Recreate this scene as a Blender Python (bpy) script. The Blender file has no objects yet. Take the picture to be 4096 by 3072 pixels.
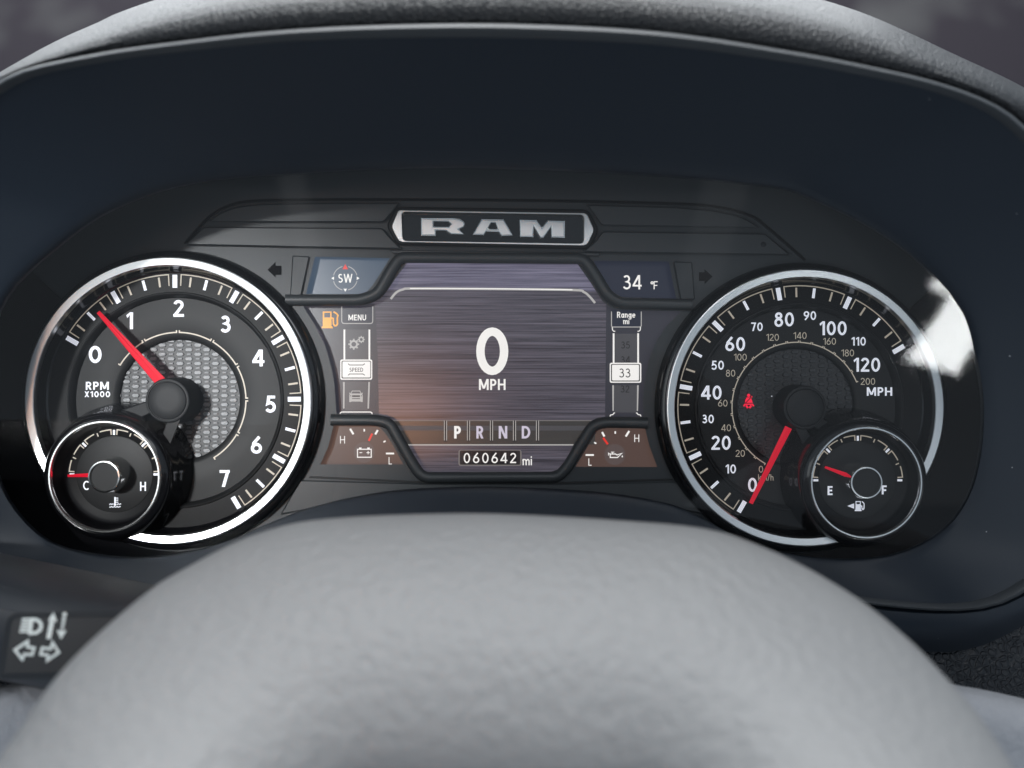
import bpy, bmesh, math, random
from mathutils import Vector, Matrix
from mathutils.geometry import tessellate_polygon
random.seed(7)
sc = bpy.context.scene
COL = sc.collection

# ------------------------------------------------------------------ camera
D = 0.34                      # camera to dial plane, metres
S = 0.40 / 4096               # metres per reference unit on the dial plane
CX, CY = 2048.0, 1536.0
cam = bpy.data.cameras.new('camera'); camo = bpy.data.objects.new('camera', cam); COL.objects.link(camo)
camo.location = (0, -D, 0); camo.rotation_euler = (math.radians(90), 0, 0)
cam.sensor_width = 36; cam.lens = 36 * D / 0.40
cam.clip_start = 0.005; cam.clip_end = 50
cam.dof.use_dof = True; cam.dof.focus_distance = D - 0.002; cam.dof.aperture_fstop = 7.2
sc.camera = camo
sc.render.resolution_x, sc.render.resolution_y = 1024, 768

# ------------------------------------------------------------------ light
wd = bpy.data.worlds.new('World'); sc.world = wd; wd.use_nodes = True
wd.node_tree.nodes['Background'].inputs[0].default_value = (0.72, 0.85, 1.0, 1)
wd.node_tree.nodes['Background'].inputs[1].default_value = 0.42

def aim(o, to):
    o.rotation_euler = (Vector(to) - o.location).to_track_quat('-Z', 'Y').to_euler()

def area(name, loc, to, sx, sy, power, col, roll=0, spread=180):
    l = bpy.data.lights.new(name, 'AREA'); l.shape = 'RECTANGLE'; l.size = sx; l.size_y = sy
    l.energy = power; l.color = col; l.spread = math.radians(spread)
    o = bpy.data.objects.new(name, l); COL.objects.link(o); o.location = loc; aim(o, to)
    if roll: o.rotation_euler.rotate_axis('Z', math.radians(roll))
    return o

area('windshield_light', (-0.1, 0.55, 0.85), (0, -0.2, 0), 1.5, 0.7, 14, (0.93, 0.97, 1.0))
area('overhead_light', (0.05, -0.08, 0.95), (0, -0.12, 0), 0.9, 0.42, 10.5, (0.97, 0.99, 1.0))
area('bezel_reflection_light', (-0.58, -0.95, 0.06), (-0.25, 0, 0.0), 0.72, 0.60, 1.7, (0.96, 1.0, 1.0))  # unseen lamp added behind the camera so the tachometer bezel reflects white
area('rear_window_light', (0.25, -1.4, 0.70), (0, 0, 0), 0.9, 0.35, 3.5, (0.95, 0.97, 1.0))
area('glare_patch_light', (0.484, -1.0, -0.448), (0.155, 0, 0.02), 0.054, 0.082, 0.48, (0.97, 1.0, 1.0), roll=-16)  # added lamp, placed so its mirror image makes the glare patch on the lens
area('glare_tip_light', (0.464, -1.0, -0.386), (0.155, 0, 0.02), 0.034, 0.013, 0.042, (0.97, 1.0, 1.0), roll=-16)  # small added lamp for the upper tip of that glare patch
area('warm_reflection_light', (-0.20, -1.1, -0.055), (-0.048, 0, -0.014), 0.15, 0.08, 0.0055, (1.0, 0.40, 0.16), spread=13)  # added warm lamp, there only to reflect orange in the main display
area('lap_bounce_light', (0.0, -1.0, -0.46), (0, 0, 0), 1.2, 0.40, 0.22, (0.90, 0.95, 1.0))  # unseen lamp standing in for lit clothing, adds a veil to the lens
area('left_streak_light', (-0.222, -0.99, -0.29), (-0.07, 0, 0.05), 0.026, 0.12, 0.004, (0.95, 0.97, 1.0), roll=4)  # added strip lamp, reflected as a faint streak in the lens
area('right_streak_light', (0.215, -0.99, -0.29), (0.07, 0, 0.05), 0.045, 0.13, 0.005, (0.95, 0.97, 1.0), roll=-6)  # second added strip lamp, for the streak on the right of the lens
sp = bpy.data.lights.new('door_window_beam', 'SPOT'); sp.energy = 60; sp.spot_size = math.radians(7.8); sp.spot_blend = 0.6
sp.shadow_soft_size = 0.05; sp.color = (0.97, 0.99, 1.0)
spo = bpy.data.objects.new('door_window_beam', sp); COL.objects.link(spo); spo.location = (-0.43, -1.0, 0.13); aim(spo, (-0.124, 0, -0.008))

# ------------------------------------------------------------------ exposure
sc.view_settings.view_transform = 'Standard'; sc.view_settings.look = 'None'
sc.view_settings.exposure = 0.0; sc.view_settings.gamma = 1.0; sc.view_settings.use_curve_mapping = False
sc.cycles.use_denoising = True
sc.cycles.transparent_max_bounces = 8
sc.cycles.max_bounces = 6; sc.cycles.diffuse_bounces = 3; sc.cycles.glossy_bounces = 4
sc.cycles.caustics_reflective = False; sc.cycles.caustics_refractive = False

# ------------------------------------------------------------------ materials
def lin(r, g, b):
    f = lambda c: (c / 255 / 12.92) if c / 255 <= 0.04045 else ((c / 255 + 0.055) / 1.055) ** 2.4
    return (f(r), f(g), f(b), 1)

def mat(name, col, rough=0.5, metal=0.0, spec=0.5, emit=None, es=1.0, coat=0.0, bump=None, aniso=None):
    m = bpy.data.materials.new(name); m.use_nodes = True
    nt = m.node_tree; b = nt.nodes['Principled BSDF']
    c = col if len(col) == 4 else (*col, 1)
    b.inputs['Base Color'].default_value = c
    b.inputs['Roughness'].default_value = rough; b.inputs['Metallic'].default_value = metal
    b.inputs['Specular IOR Level'].default_value = spec
    if coat: b.inputs['Coat Weight'].default_value = coat; b.inputs['Coat Roughness'].default_value = 0.08
    if emit: b.inputs['Emission Color'].default_value = emit if len(emit) == 4 else (*emit, 1); b.inputs['Emission Strength'].default_value = es
    m.cycles.emission_sampling = 'NONE'
    if bump:
        kind, scale, strength, dist = bump
        tc = nt.nodes.new('ShaderNodeTexCoord')
        if kind == 'noise':
            t = nt.nodes.new('ShaderNodeTexNoise'); t.inputs['Scale'].default_value = scale; t.inputs['Detail'].default_value = 4; out = t.outputs['Fac']
        else:
            t = nt.nodes.new('ShaderNodeTexVoronoi'); t.feature = 'DISTANCE_TO_EDGE'; t.inputs['Scale'].default_value = scale
            n = nt.nodes.new('ShaderNodeTexNoise'); n.inputs['Scale'].default_value = scale * 0.8
            mx = nt.nodes.new('ShaderNodeMixRGB'); mx.inputs[0].default_value = 0.0016
            nt.links.new(tc.outputs['Object'], n.inputs['Vector'])
            nt.links.new(tc.outputs['Object'], mx.inputs[1]); nt.links.new(n.outputs['Color'], mx.inputs[2])
            nt.links.new(mx.outputs[0], t.inputs['Vector'])
            r = nt.nodes.new('ShaderNodeValToRGB'); r.color_ramp.elements[0].position = 0.0; r.color_ramp.elements[1].position = 0.25
            r.color_ramp.interpolation = 'EASE'
            nt.links.new(t.outputs['Distance'], r.inputs[0]); out = r.outputs[0]
        if kind == 'noise': nt.links.new(tc.outputs['Object'], t.inputs['Vector'])
        bp = nt.nodes.new('ShaderNodeBump'); bp.inputs['Strength'].default_value = strength; bp.inputs['Distance'].default_value = dist
        nt.links.new(out, bp.inputs['Height']); nt.links.new(bp.outputs['Normal'], b.inputs['Normal'])
    return m

def specks(m, scale=220, size=0.035, bright=(0.5, 0.5, 0.5, 1), keep=0.92):
    """sparse dust flecks lying on a surface"""
    nt = m.node_tree; b = nt.nodes['Principled BSDF']
    tc = nt.nodes.new('ShaderNodeTexCoord'); v = nt.nodes.new('ShaderNodeTexVoronoi'); v.inputs['Scale'].default_value = scale
    nt.links.new(tc.outputs['Object'], v.inputs['Vector'])
    lt = nt.nodes.new('ShaderNodeMath'); lt.operation = 'LESS_THAN'; lt.inputs[1].default_value = size
    nt.links.new(v.outputs['Distance'], lt.inputs[0])
    sep = nt.nodes.new('ShaderNodeSeparateColor'); nt.links.new(v.outputs['Color'], sep.inputs[0])
    gt = nt.nodes.new('ShaderNodeMath'); gt.operation = 'GREATER_THAN'; gt.inputs[1].default_value = keep
    nt.links.new(sep.outputs[0], gt.inputs[0])
    mu = nt.nodes.new('ShaderNodeMath'); mu.operation = 'MULTIPLY'
    nt.links.new(lt.outputs[0], mu.inputs[0]); nt.links.new(gt.outputs[0], mu.inputs[1])
    mx = nt.nodes.new('ShaderNodeMixRGB'); mx.inputs[1].default_value = b.inputs['Base Color'].default_value; mx.inputs[2].default_value = bright
    nt.links.new(mu.outputs[0], mx.inputs[0]); nt.links.new(mx.outputs[0], b.inputs['Base Color'])
    return m

M = {}
M['liner'] = specks(mat('smooth_dark_plastic', (0.0095, 0.016, 0.026), 0.55, bump=('noise', 2500, 0.06, 0.0002)), 150, 0.035, keep=0.88)
M['lip'] = mat('satin_lip_plastic', (0.05, 0.055, 0.06), 0.5)
M['leather'] = mat('black_leather', (0.012, 0.013, 0.015), 0.45, spec=0.45, bump=('voro', 640, 0.6, 0.0005))
M['grain'] = mat('grained_vinyl', (0.012, 0.014, 0.018), 0.42, bump=('voro', 400, 0.8, 0.0006))
M['charcoal'] = specks(mat('charcoal_plastic', (0.030, 0.035, 0.039), 0.48, bump=('noise', 6000, 0.08, 0.0001)), 180, 0.04, keep=0.97)
M['charcoal2'] = mat('charcoal_panel', (0.040, 0.044, 0.047), 0.45, bump=('noise', 6000, 0.08, 0.0001))
M['groove'] = mat('groove_black', (0.006, 0.006, 0.007), 0.6)
M['arrow'] = mat('unlit_window', (0.006, 0.006, 0.007), 0.7, spec=0.1)
M['gloss'] = mat('gloss_black', (0.006, 0.006, 0.007), 0.12, spec=0.6)
M['dial'] = mat('dial_black', (0.015, 0.0155, 0.016), 0.48, spec=0.22, bump=('noise', 9000, 0.10, 0.0001))
M['tickring'] = mat('tick_ring_black', (0.005, 0.005, 0.0055), 0.45, spec=0.15)
M['wall'] = mat('inner_wall_black', (0.006, 0.006, 0.007), 0.5, spec=0.15)
M['chrome'] = mat('satin_chrome', (0.82, 0.83, 0.82), 0.28, metal=1.0)
M['brightchrome'] = mat('bright_chrome', (0.93, 0.93, 0.91), 0.16, metal=1.0)
M['silver'] = mat('silver_paint', (0.90, 0.88, 0.85), 0.30, metal=0.9)
M['cell'] = mat('silver_mesh_cell', (0.14, 0.143, 0.147), 0.42, metal=0.4, bump=('noise', 1800, 0.5, 0.0003))
M['cellshade'] = mat('shaded_mesh_cell', (0.030, 0.031, 0.033), 0.35, metal=0.2, bump=('noise', 1800, 0.5, 0.0003))  # shaded copy of the silver cell, speedometer shade put into the colour
M['meshback'] = mat('mesh_backing', (0.030, 0.031, 0.033), 0.5)
M['meshbackshade'] = mat('mesh_backing_shaded', (0.018, 0.018, 0.019), 0.5)  # backing colour with the speedometer's shade put in
M['hub'] = mat('hub_plastic', (0.009, 0.0095, 0.0105), 0.55, spec=0.3, bump=('noise', 3500, 0.25, 0.0002))
M['white'] = mat('white_print', (0.75, 0.76, 0.80), 0.5, emit=lin(188, 190, 200), es=0.8)
M['beige'] = mat('beige_print', (0.50, 0.45, 0.38), 0.5, emit=lin(150, 138, 120), es=0.55)
M['needle'] = mat('red_needle', (0.42, 0.004, 0.012), 0.55, spec=0.2, emit=(0.80, 0.010, 0.040), es=0.5)
M['needleside'] = mat('pale_red_needle_edge', (0.7, 0.06, 0.08), 0.4, emit=(0.9, 0.06, 0.09), es=0.7)

def emis(name, col, strength=1.0, rough=0.3, base=(0.01, 0.01, 0.012)):
    return mat(name, base, rough, spec=0.35, emit=col, es=strength)
M['e_white'] = emis('screen_white', lin(245, 243, 240))
M['e_lilac'] = emis('screen_lilac', lin(205, 198, 215))
M['e_grey'] = emis('screen_grey', lin(176, 174, 172))
M['e_mid'] = emis('screen_mid_grey', lin(120, 116, 114))
M['e_dark'] = emis('screen_dark', lin(40, 38, 40))
M['e_panel'] = emis('screen_panel_grey', lin(72, 72, 76))
M['e_ghost'] = emis('screen_ghost_digit', lin(26, 25, 26))
M['e_amber'] = emis('screen_amber', lin(255, 168, 8))
M['e_red'] = emis('screen_red', lin(228, 52, 42))
M['e_warn'] = emis('warning_red', lin(248, 20, 62), 1.0)
M['e_cream'] = emis('screen_cream', lin(250, 236, 205))
M['e_black'] = emis('screen_black', lin(22, 22, 25))
M['e_sphere'] = emis('screen_button', lin(88, 76, 74))

def screen_mat(name, c_lo, c_hi, sx=18, sz=1500, grad=None):
    """backlit display showing brushed-metal artwork"""
    m = bpy.data.materials.new(name); m.use_nodes = True; nt = m.node_tree; b = nt.nodes['Principled BSDF']
    b.inputs['Base Color'].default_value = (0.012, 0.012, 0.014, 1); b.inputs['Roughness'].default_value = 0.22; b.inputs['Specular IOR Level'].default_value = 0.4
    tc = nt.nodes.new('ShaderNodeTexCoord'); mp = nt.nodes.new('ShaderNodeMapping'); mp.inputs['Scale'].default_value = (sx, 1, sz)
    nt.links.new(tc.outputs['Object'], mp.inputs['Vector'])
    n = nt.nodes.new('ShaderNodeTexNoise'); n.inputs['Scale'].default_value = 1.0; n.inputs['Detail'].default_value = 3; n.inputs['Roughness'].default_value = 0.75
    nt.links.new(mp.outputs[0], n.inputs['Vector'])
    r = nt.nodes.new('ShaderNodeValToRGB'); r.color_ramp.elements[0].position = 0.30; r.color_ramp.elements[0].color = c_lo
    r.color_ramp.elements[1].position = 0.74; r.color_ramp.elements[1].color = c_hi
    nt.links.new(n.outputs['Fac'], r.inputs[0]); nt.links.new(r.outputs[0], b.inputs['Emission Color'])
    b.inputs['Emission Strength'].default_value = 1.0; m.cycles.emission_sampling = 'NONE'
    return m
M['brushed'] = screen_mat('brushed_display', lin(31, 30, 37), lin(106, 101, 113))
M['brushed_hi'] = screen_mat('brushed_display_upper', lin(58, 56, 72), lin(132, 128, 150))
M['s_side'] = emis('display_side_column', lin(50, 50, 58))
M['s_compass'] = emis('display_compass', lin(66, 82, 100))
M['s_temp'] = emis('display_temperature', lin(34, 38, 52))
M['s_low_tint'] = emis('display_lower_reflection_tint', lin(84, 66, 60))  # brown is a warm reflection put into the display colour
M['s_band'] = emis('display_band', lin(62, 60, 58))

def band_mat():
    m = screen_mat('display_gear_band', lin(56, 54, 53), lin(62, 60, 58)); return m

def lens_mat():
    m = bpy.data.materials.new('clear_lens'); m.use_nodes = True; nt = m.node_tree; nt.nodes.clear()
    o = nt.nodes.new('ShaderNodeOutputMaterial'); mx = nt.nodes.new('ShaderNodeMixShader')
    tr = nt.nodes.new('ShaderNodeBsdfTransparent'); gl = nt.nodes.new('ShaderNodeBsdfGlossy'); fr = nt.nodes.new('ShaderNodeFresnel')
    gl.inputs['Roughness'].default_value = 0.032; fr.inputs['IOR'].default_value = 1.41
    tr.inputs['Color'].default_value = (0.97, 0.97, 0.97, 1)
    nt.links.new(fr.outputs[0], mx.inputs[0]); nt.links.new(tr.outputs[0], mx.inputs[1]); nt.links.new(gl.outputs[0], mx.inputs[2])
    nt.links.new(mx.outputs[0], o.inputs['Surface'])
    return m
M['lens'] = lens_mat()

# ------------------------------------------------------------------ geometry helpers
def K(w): return (D - w * 0.001) / D
def I(px, py, w):
    """point of the place seen at reference unit (px, py), w millimetres in front of the dial plane"""
    k = K(w); return Vector(((px - CX) * S * k, -w * 0.001, (CY - py) * S * k))
def Q(u, v, w): return Vector(((u - CX) * S, -w * 0.001, (CY - v) * S))
def plane(px, py, w):
    k = K(w); return (CX + (px - CX) * k, CY + (py - CY) * k)

ROOT = {}
def root_loc(o):
    while o.parent: o = o.parent
    return Vector(o.location)

def tag(o, label, cat, group=None, kind=None):
    if label: o['label'] = label
    if cat: o['category'] = cat
    if group: o['group'] = group
    if kind: o['kind'] = kind
    return o

def thing(name, label, cat, loc, group=None):
    o = bpy.data.objects.new(name, None); o.empty_display_size = 0.01; COL.objects.link(o); o.location = loc
    return tag(o, label, cat, group)

def build(name, verts, faces, material, parent=None, smooth=False, loc=None, recalc=True, auto=None):
    me = bpy.data.meshes.new(name)
    L = root_loc(parent) if parent else Vector(loc if loc is not None else (0, 0, 0))
    me.from_pydata([tuple(Vector(v) - L) for v in verts], [], faces)
    if recalc:
        bm = bmesh.new(); bm.from_mesh(me); bmesh.ops.recalc_face_normals(bm, faces=bm.faces); bm.to_mesh(me); bm.free()
    me.materials.append(M[material] if isinstance(material, str) else material)
    o = bpy.data.objects.new(name, me); COL.objects.link(o)
    if parent: o.parent = parent
    else: o.location = L
    if smooth:
        for p in me.polygons: p.use_smooth = True
        if auto:
            me.set_sharp_from_angle(angle=math.radians(auto))
    return o

def catmull(pts, n=8, closed=True):
    out = []; N = len(pts)
    rng = range(N) if closed else range(N - 1)
    for i in rng:
        g = (lambda k: pts[k % N]) if closed else (lambda k: pts[min(max(k, 0), N - 1)])
        p0, p1, p2, p3 = g(i - 1), g(i), g(i + 1), g(i + 2)
        for j in range(n):
            t = j / n
            out.append(tuple(0.5 * ((2 * b) + (-a + c) * t + (2 * a - 5 * b + 4 * c - d) * t * t + (-a + 3 * b - 3 * c + d) * t ** 3)
                             for a, b, c, d in zip(p0, p1, p2, p3)))
    if not closed: out.append(tuple(pts[-1]))
    return out

def ell(cx, cy, rx, ry, a0, a1, n=24):
    return [(cx + rx * math.cos(math.radians(a0 + (a1 - a0) * i / n)), cy + ry * math.sin(math.radians(a0 + (a1 - a0) * i / n))) for i in range(n + 1)]

def rrect(x0, y0, x1, y1, r, n=5):
    p = []
    for cx, cy, a in ((x1 - r, y0 + r, -90), (x1 - r, y1 - r, 0), (x0 + r, y1 - r, 90), (x0 + r, y0 + r, 180)):
        p += ell(cx, cy, r, r, a, a + 90, n)
    return p

def rounded(pts, r, n=4):
    """polygon with rounded corners"""
    out = []; N = len(pts)
    for i in range(N):
        a, b, c = Vector(pts[i - 1][:2]), Vector(pts[i][:2]), Vector(pts[(i + 1) % N][:2])
        rr = min(r if not isinstance(r, (list, tuple)) else r[i], (a - b).length * 0.45, (c - b).length * 0.45)
        p, q = b + (a - b).normalized() * rr, b + (c - b).normalized() * rr
        for j in range(n + 1):
            t = j / n; out.append(tuple(p * (1 - t) ** 2 + b * 2 * t * (1 - t) + q * t * t))
    return out

def inset(pts, d):
    """shift an outline inward by d"""
    N = len(pts); A = sum(pts[i][0] * pts[(i + 1) % N][1] - pts[(i + 1) % N][0] * pts[i][1] for i in range(N))
    s = 1 if A > 0 else -1; out = []
    for i in range(N):
        a, b, c = Vector(pts[i - 1]), Vector(pts[i]), Vector(pts[(i + 1) % N])
        e1, e2 = (b - a), (c - b)
        if e1.length < 1e-9: e1 = e2
        if e2.length < 1e-9: e2 = e1
        n1, n2 = Vector((-e1.y, e1.x)).normalized(), Vector((-e2.y, e2.x)).normalized()
        m = n1 + n2
        m = m.normalized() / max(0.5, math.sqrt((1 + n1.dot(n2)) / 2)) if m.length > 1e-6 else n1
        out.append(tuple(b + m * d * s))
    return out

class Flat:
    """flat artwork made of polygons and strokes in reference units"""
    def __init__(s): s.v = []; s.f = []; s.z = 0.0
    def bump(s): s.z += 0.004
    def poly(s, pts, holes=()):
        loops = [[Vector((x, y, 0)) for x, y in pts]] + [[Vector((x, y, 0)) for x, y in h] for h in holes]
        flat = [p for l in loops for p in l]; b = len(s.v)
        s.v += [(p.x, p.y, s.z) for p in flat]
        for t in tessellate_polygon(loops): s.f.append(tuple(b + i for i in t))
        s.bump(); return s
    def stroke(s, pts, wd, closed=False, w1=None):
        P = [Vector(p) for p in pts]
        Q_ = [P[0]]
        for p in P[1:]:
            if (p - Q_[-1]).length > 1e-6: Q_.append(p)
        P = Q_
        if closed and (P[0] - P[-1]).length < 1e-6: P.pop()
        N = len(P); b = len(s.v); 
        for i in range(N):
            if closed: e1, e2 = P[i] - P[i - 1], P[(i + 1) % N] - P[i]
            else:
                e1 = P[i] - P[i - 1] if i else P[1] - P[0]; e2 = P[i + 1] - P[i] if i < N - 1 else e1
            n1, n2 = Vector((-e1.y, e1.x)).normalized(), Vector((-e2.y, e2.x)).normalized()
            m = n1 + n2
            m = m.normalized() / max(0.45, math.sqrt(max(0, (1 + n1.dot(n2)) / 2))) if m.length > 1e-6 else n1
            h = wd / 2 if w1 is None else (wd + (w1 - wd) * i / (N - 1)) / 2
            a, c = P[i] + m * h, P[i] - m * h
            s.v += [(a.x, a.y, s.z), (c.x, c.y, s.z)]
        for i in range(N if closed else N - 1):
            j = (i + 1) % N
            s.f.append((b + 2 * i, b + 2 * i + 1, b + 2 * j + 1, b + 2 * j))
        s.bump(); return s
    def disc(s, cx, cy, r, n=24): return s.poly(ell(cx, cy, r, r, 0, 360, n)[:-1])
    def ring(s, cx, cy, r, wd, a0=0, a1=360, n=48):
        full = abs(a1 - a0) >= 359.9
        pts = ell(cx, cy, r, r, a0, a1, n)
        return s.stroke(pts[:-1] if full else pts, wd, full)
    def rect(s, x0, y0, x1, y1): return s.poly([(x0, y0), (x1, y0), (x1, y1), (x0, y1)])
    def make(s, name, w, material, parent):
        return build(name, [I(x, y, w + z) for x, y, z in s.v], s.f, material, parent, recalc=False)

def fill(loops):
    """triangles of a region with holes"""
    if len(loops) == 1: return tessellate_polygon(loops)
    bm = bmesh.new(); vs = []; ed = []
    for l in loops:
        b = [bm.verts.new(p) for p in l]; vs += b
        for i in range(len(b)): ed.append(bm.edges.new((b[i], b[(i + 1) % len(b)])))
    bm.verts.index_update()
    bmesh.ops.triangle_fill(bm, use_beauty=True, use_dissolve=False, edges=ed)
    out = [tuple(v.index for v in f.verts) for f in bm.faces]; bm.free()
    return out

def prism(name, outline, holes, w0, w1, material, parent, chamfer=0, cpx=0, space=I, smooth=False, loc=None):
    """solid plate: outline + holes in reference units, from w0 up to w1, chamfered front edge"""
    V = []; F = []
    loops = [list(outline)] + [list(h) for h in holes]
    top = []
    for li, l in enumerate(loops):
        n = len(l); base = len(V)
        wc = w1 - chamfer
        V += [space(x, y, w0) for x, y in l]; V += [space(x, y, wc) for x, y in l]
        t = l
        if chamfer:
            t = inset(l, cpx if li == 0 else -cpx); V += [space(x, y, w1) for x, y in t]
        for i in range(n):
            j = (i + 1) % n
            F.append((base + i, base + j, base + n + j, base + n + i))
            if chamfer: F.append((base + n + i, base + n + j, base + 2 * n + j, base + 2 * n + i))
        off = base + (2 * n if chamfer else n)
        top.append((off, t))
    idx = []; L3 = []
    for off, t in top:
        L3.append([Vector((x, y, 0)) for x, y in t]); idx += [off + i for i in range(len(t))]
    for t in fill(L3): F.append(tuple(idx[i] for i in t))
    return build(name, V, F, material, parent, loc=loc, smooth=smooth, auto=35 if smooth else None)

def lathe(name, c, prof, material, parent, a0=0, a1=360, n=128, smooth=True, auto=40):
    """c = axis on the dial plane; prof = (radius as seen at that height, height in mm)"""
    full = abs(a1 - a0) >= 359.9; m = n if full else n + 1
    V = []; F = []
    for r, w in prof:
        rr = r * K(w)
        for i in range(m):
            a = math.radians(a0 + (a1 - a0) * i / n)
            V.append(Q(c[0] + rr * math.cos(a), c[1] - rr * math.sin(a), w))
    for k in range(len(prof) - 1):
        for i in range(n):
            j = (i + 1) % m if full else i + 1
            F.append((k * m + i, k * m + j, (k + 1) * m + j, (k + 1) * m + i))
    return build(name, V, F, material, parent, smooth=smooth, auto=auto)

def discmesh(name, c, r, w, material, parent, n=96):
    rr = r * K(w)
    V = [Q(c[0] + rr * math.cos(2 * math.pi * i / n), c[1] - rr * math.sin(2 * math.pi * i / n), w) for i in range(n)]
    return build(name, V, [tuple(range(n))], material, parent, recalc=False)

def sweep(name, path, section, material, parent, w=0, closed=False, smooth=True, auto=50):
    """section = (side offset, height mm) carried along a path in reference units"""
    P = [Vector(p[:2]) for p in path]; N = len(P); ns = len(section); V = []; F = []
    for i in range(N):
        if closed: e1, e2 = P[i] - P[i - 1], P[(i + 1) % N] - P[i]
        else:
            e1 = P[i] - P[i - 1] if i else P[1] - P[0]; e2 = P[i + 1] - P[i] if i < N - 1 else e1
        n1, n2 = Vector((-e1.y, e1.x)).normalized(), Vector((-e2.y, e2.x)).normalized(); m = (n1 + n2).normalized()
        for s_, h in section:
            q = P[i] + m * s_; V.append(I(q.x, q.y, w + h))
    for i in range(N if closed else N - 1):
        j = (i + 1) % N
        for k in range(ns - 1): F.append((i * ns + k, i * ns + k + 1, j * ns + k + 1, j * ns + k))
    if not closed: F += [tuple(range(ns)), tuple((N - 1) * ns + k for k in range(ns))]
    return build(name, V, F, material, parent, smooth=smooth, auto=auto)

# ------------------------------------------------------------------ lettering (cap height 1, y up)
def slab(x0, y0, x1, y1, t):
    L = math.hypot(x1 - x0, y1 - y0); h = t * L / abs(y1 - y0) / 2
    return ('p', [(x0 - h, y0), (x0 + h, y0), (x1 + h, y1), (x1 - h, y1)])
def box(x0, y0, x1, y1): return ('p', [(x0, y0), (x1, y0), (x1, y1), (x0, y1)])

def glyph(c, t):
    h = t / 2
    def oval(cx, cy, rx, ry): return ('c', ell(cx, cy, rx, ry, 0, 360, 28)[:-1])
    if c == '0': return .60, [oval(.30, .5, .30 - h, .5 - h)]
    if c == '1': return .36, [box(.36 - t, 0, .36, 1), ('p', [(.36 - t * .9, 1), (.36 - t, 1), (0, .82), (.06, .82 - t * .95), (.36 - t * .9, 1 - t * .75)])]
    if c == '2':
        a = ell(.28, .715, .275 - h, .285 - h, 168, -38, 18)
        return .57, [('s', a + [(t * .62, t * .75)]), box(.0, 0, .57, t)]
    if c == '3':
        m = .535
        return .56, [('s', ell(.26, (1 - h + m) / 2, .245 - h, (1 - h - m) / 2, 150, -90, 18) + ell(.27, (m + h) / 2, .29 - h, (m - h) / 2, 90, -152, 20))]
    if c == '4':
        x = .47
        return .64, [box(x - h, 0, x + h, 1), box(0, .20, .64, .20 + t), ('p', [(x - h - t * .25, 1), (x + h * .2, 1), (x + h * .2, 1 - t * .9), (t * 1.2, .20 + t * .9), (0, .20 + t * .9), (0, .20 + t * .6)])]
    if c == '5':
        a = ell(.26, .325, .30 - h, .335 - h, 128, -150, 22)
        return .57, [box(.10, 1 - t, .52, 1), ('p', [(.10, 1), (.10 + t, 1), (.055 + t, .50), (.055, .50)]), ('s', [(.055 + h, .50 + h * .6)] + a)]
    if c in '69':
        o = oval(.30, .315, .30 - h, .315 - h); a = [(.455, 1.0), (.30, .80), (.15, .60), (.06 + h * .9, .45), (h, .315)]
        if c == '6': return .60, [o, ('s', a)]
        f = lambda q: [(.60 - x, 1 - y) for x, y in q]
        return .60, [('c', f(o[1])), ('s', f(a))]
    if c == '7': return .54, [box(0, 1 - t, .54, 1), slab(.54 - t * .62, 1 - t * .5, .20, 0, t)]
    if c == '8': return .58, [oval(.29, .755, .245 - h, .245 - h * .5 - h * .5), oval(.29, .28, .29 - h, .28 - h * .6)]
    if c == 'M': return .84, [box(0, 0, t, 1), box(.84 - t, 0, .84, 1), slab(t * .6, 1, .42, .12, t), slab(.84 - t * .6, 1, .42, .12, t)]
    if c == 'N': return .68, [box(0, 0, t, 1), box(.68 - t, 0, .68, 1), slab(t * .62, 1, .68 - t * .62, 0, t)]
    if c == 'P': return .54, [box(0, 0, t, 1), ('s', [(t, 1 - h), (.27, 1 - h)] + ell(.27, (1 - h + .46) / 2, .27 - h, (1 - h - .46) / 2, 90, -90, 14) + [(t, .46)])]
    if c == 'R': return .58, [box(0, 0, t, 1), ('s', [(t, 1 - h), (.27, 1 - h)] + ell(.27, (1 - h + .48) / 2, .27 - h, (1 - h - .48) / 2, 90, -90, 14) + [(t, .48)]), slab(.27, .5, .58 - t * .6, 0, t)]
    if c == 'D': return .68, [box(0, 0, t, 1), ('s', [(t, 1 - h), (.26, 1 - h)] + ell(.26, .5, .42 - h, .5 - h, 90, -90, 20) + [(t, h)])]
    if c == 'H': return .66, [box(0, 0, t, 1), box(.66 - t, 0, .66, 1), box(t, .5 - h, .66 - t, .5 + h)]
    if c == 'E': return .50, [box(0, 0, t, 1), box(t, 1 - t, .50, 1), box(t, 0, .50, t), box(t, .51 - h, .46, .51 + h)]
    if c == 'F': return .50, [box(0, 0, t, 1), box(t, 1 - t, .50, 1), box(t, .48 - h, .45, .48 + h)]
    if c == 'L': return .44, [box(0, 0, t, 1), box(t, 0, .44, t)]
    if c == 'U': return .64, [box(0, .34, t, 1), box(.64 - t, .34, .64, 1), ('s', ell(.32, .34, .32 - h, .34 - h, 180, 360, 18))]
    if c == 'X': return .62, [slab(t * .6, 1, .62 - t * .6, 0, t), slab(.62 - t * .6, 1, t * .6, 0, t)]
    if c == 'W': return 1.0, [slab(t * .5, 1, .27, 0, t), slab(.5, 1, .27, 0, t), slab(.5, 1, .73, 0, t), slab(1 - t * .5, 1, .73, 0, t)]
    if c == 'S':
        m = .51
        return .54, [('s', ell(.27, (1 - h + m) / 2, .235 - h, (1 - h - m) / 2, 38, 270, 18) + ell(.27, (m + h) / 2, .27 - h, (m - h) / 2, 90, -145, 18)[1:])]
    if c == 'C': return .64, [('s', ell(.38, .5, .38 - h, .5 - h, 48, 312, 26))]
    x = .70
    if c == 'a': return .52, [oval(.24, x / 2, .24 - h, x / 2 - h), box(.52 - t, 0, .52, x)]
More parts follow.
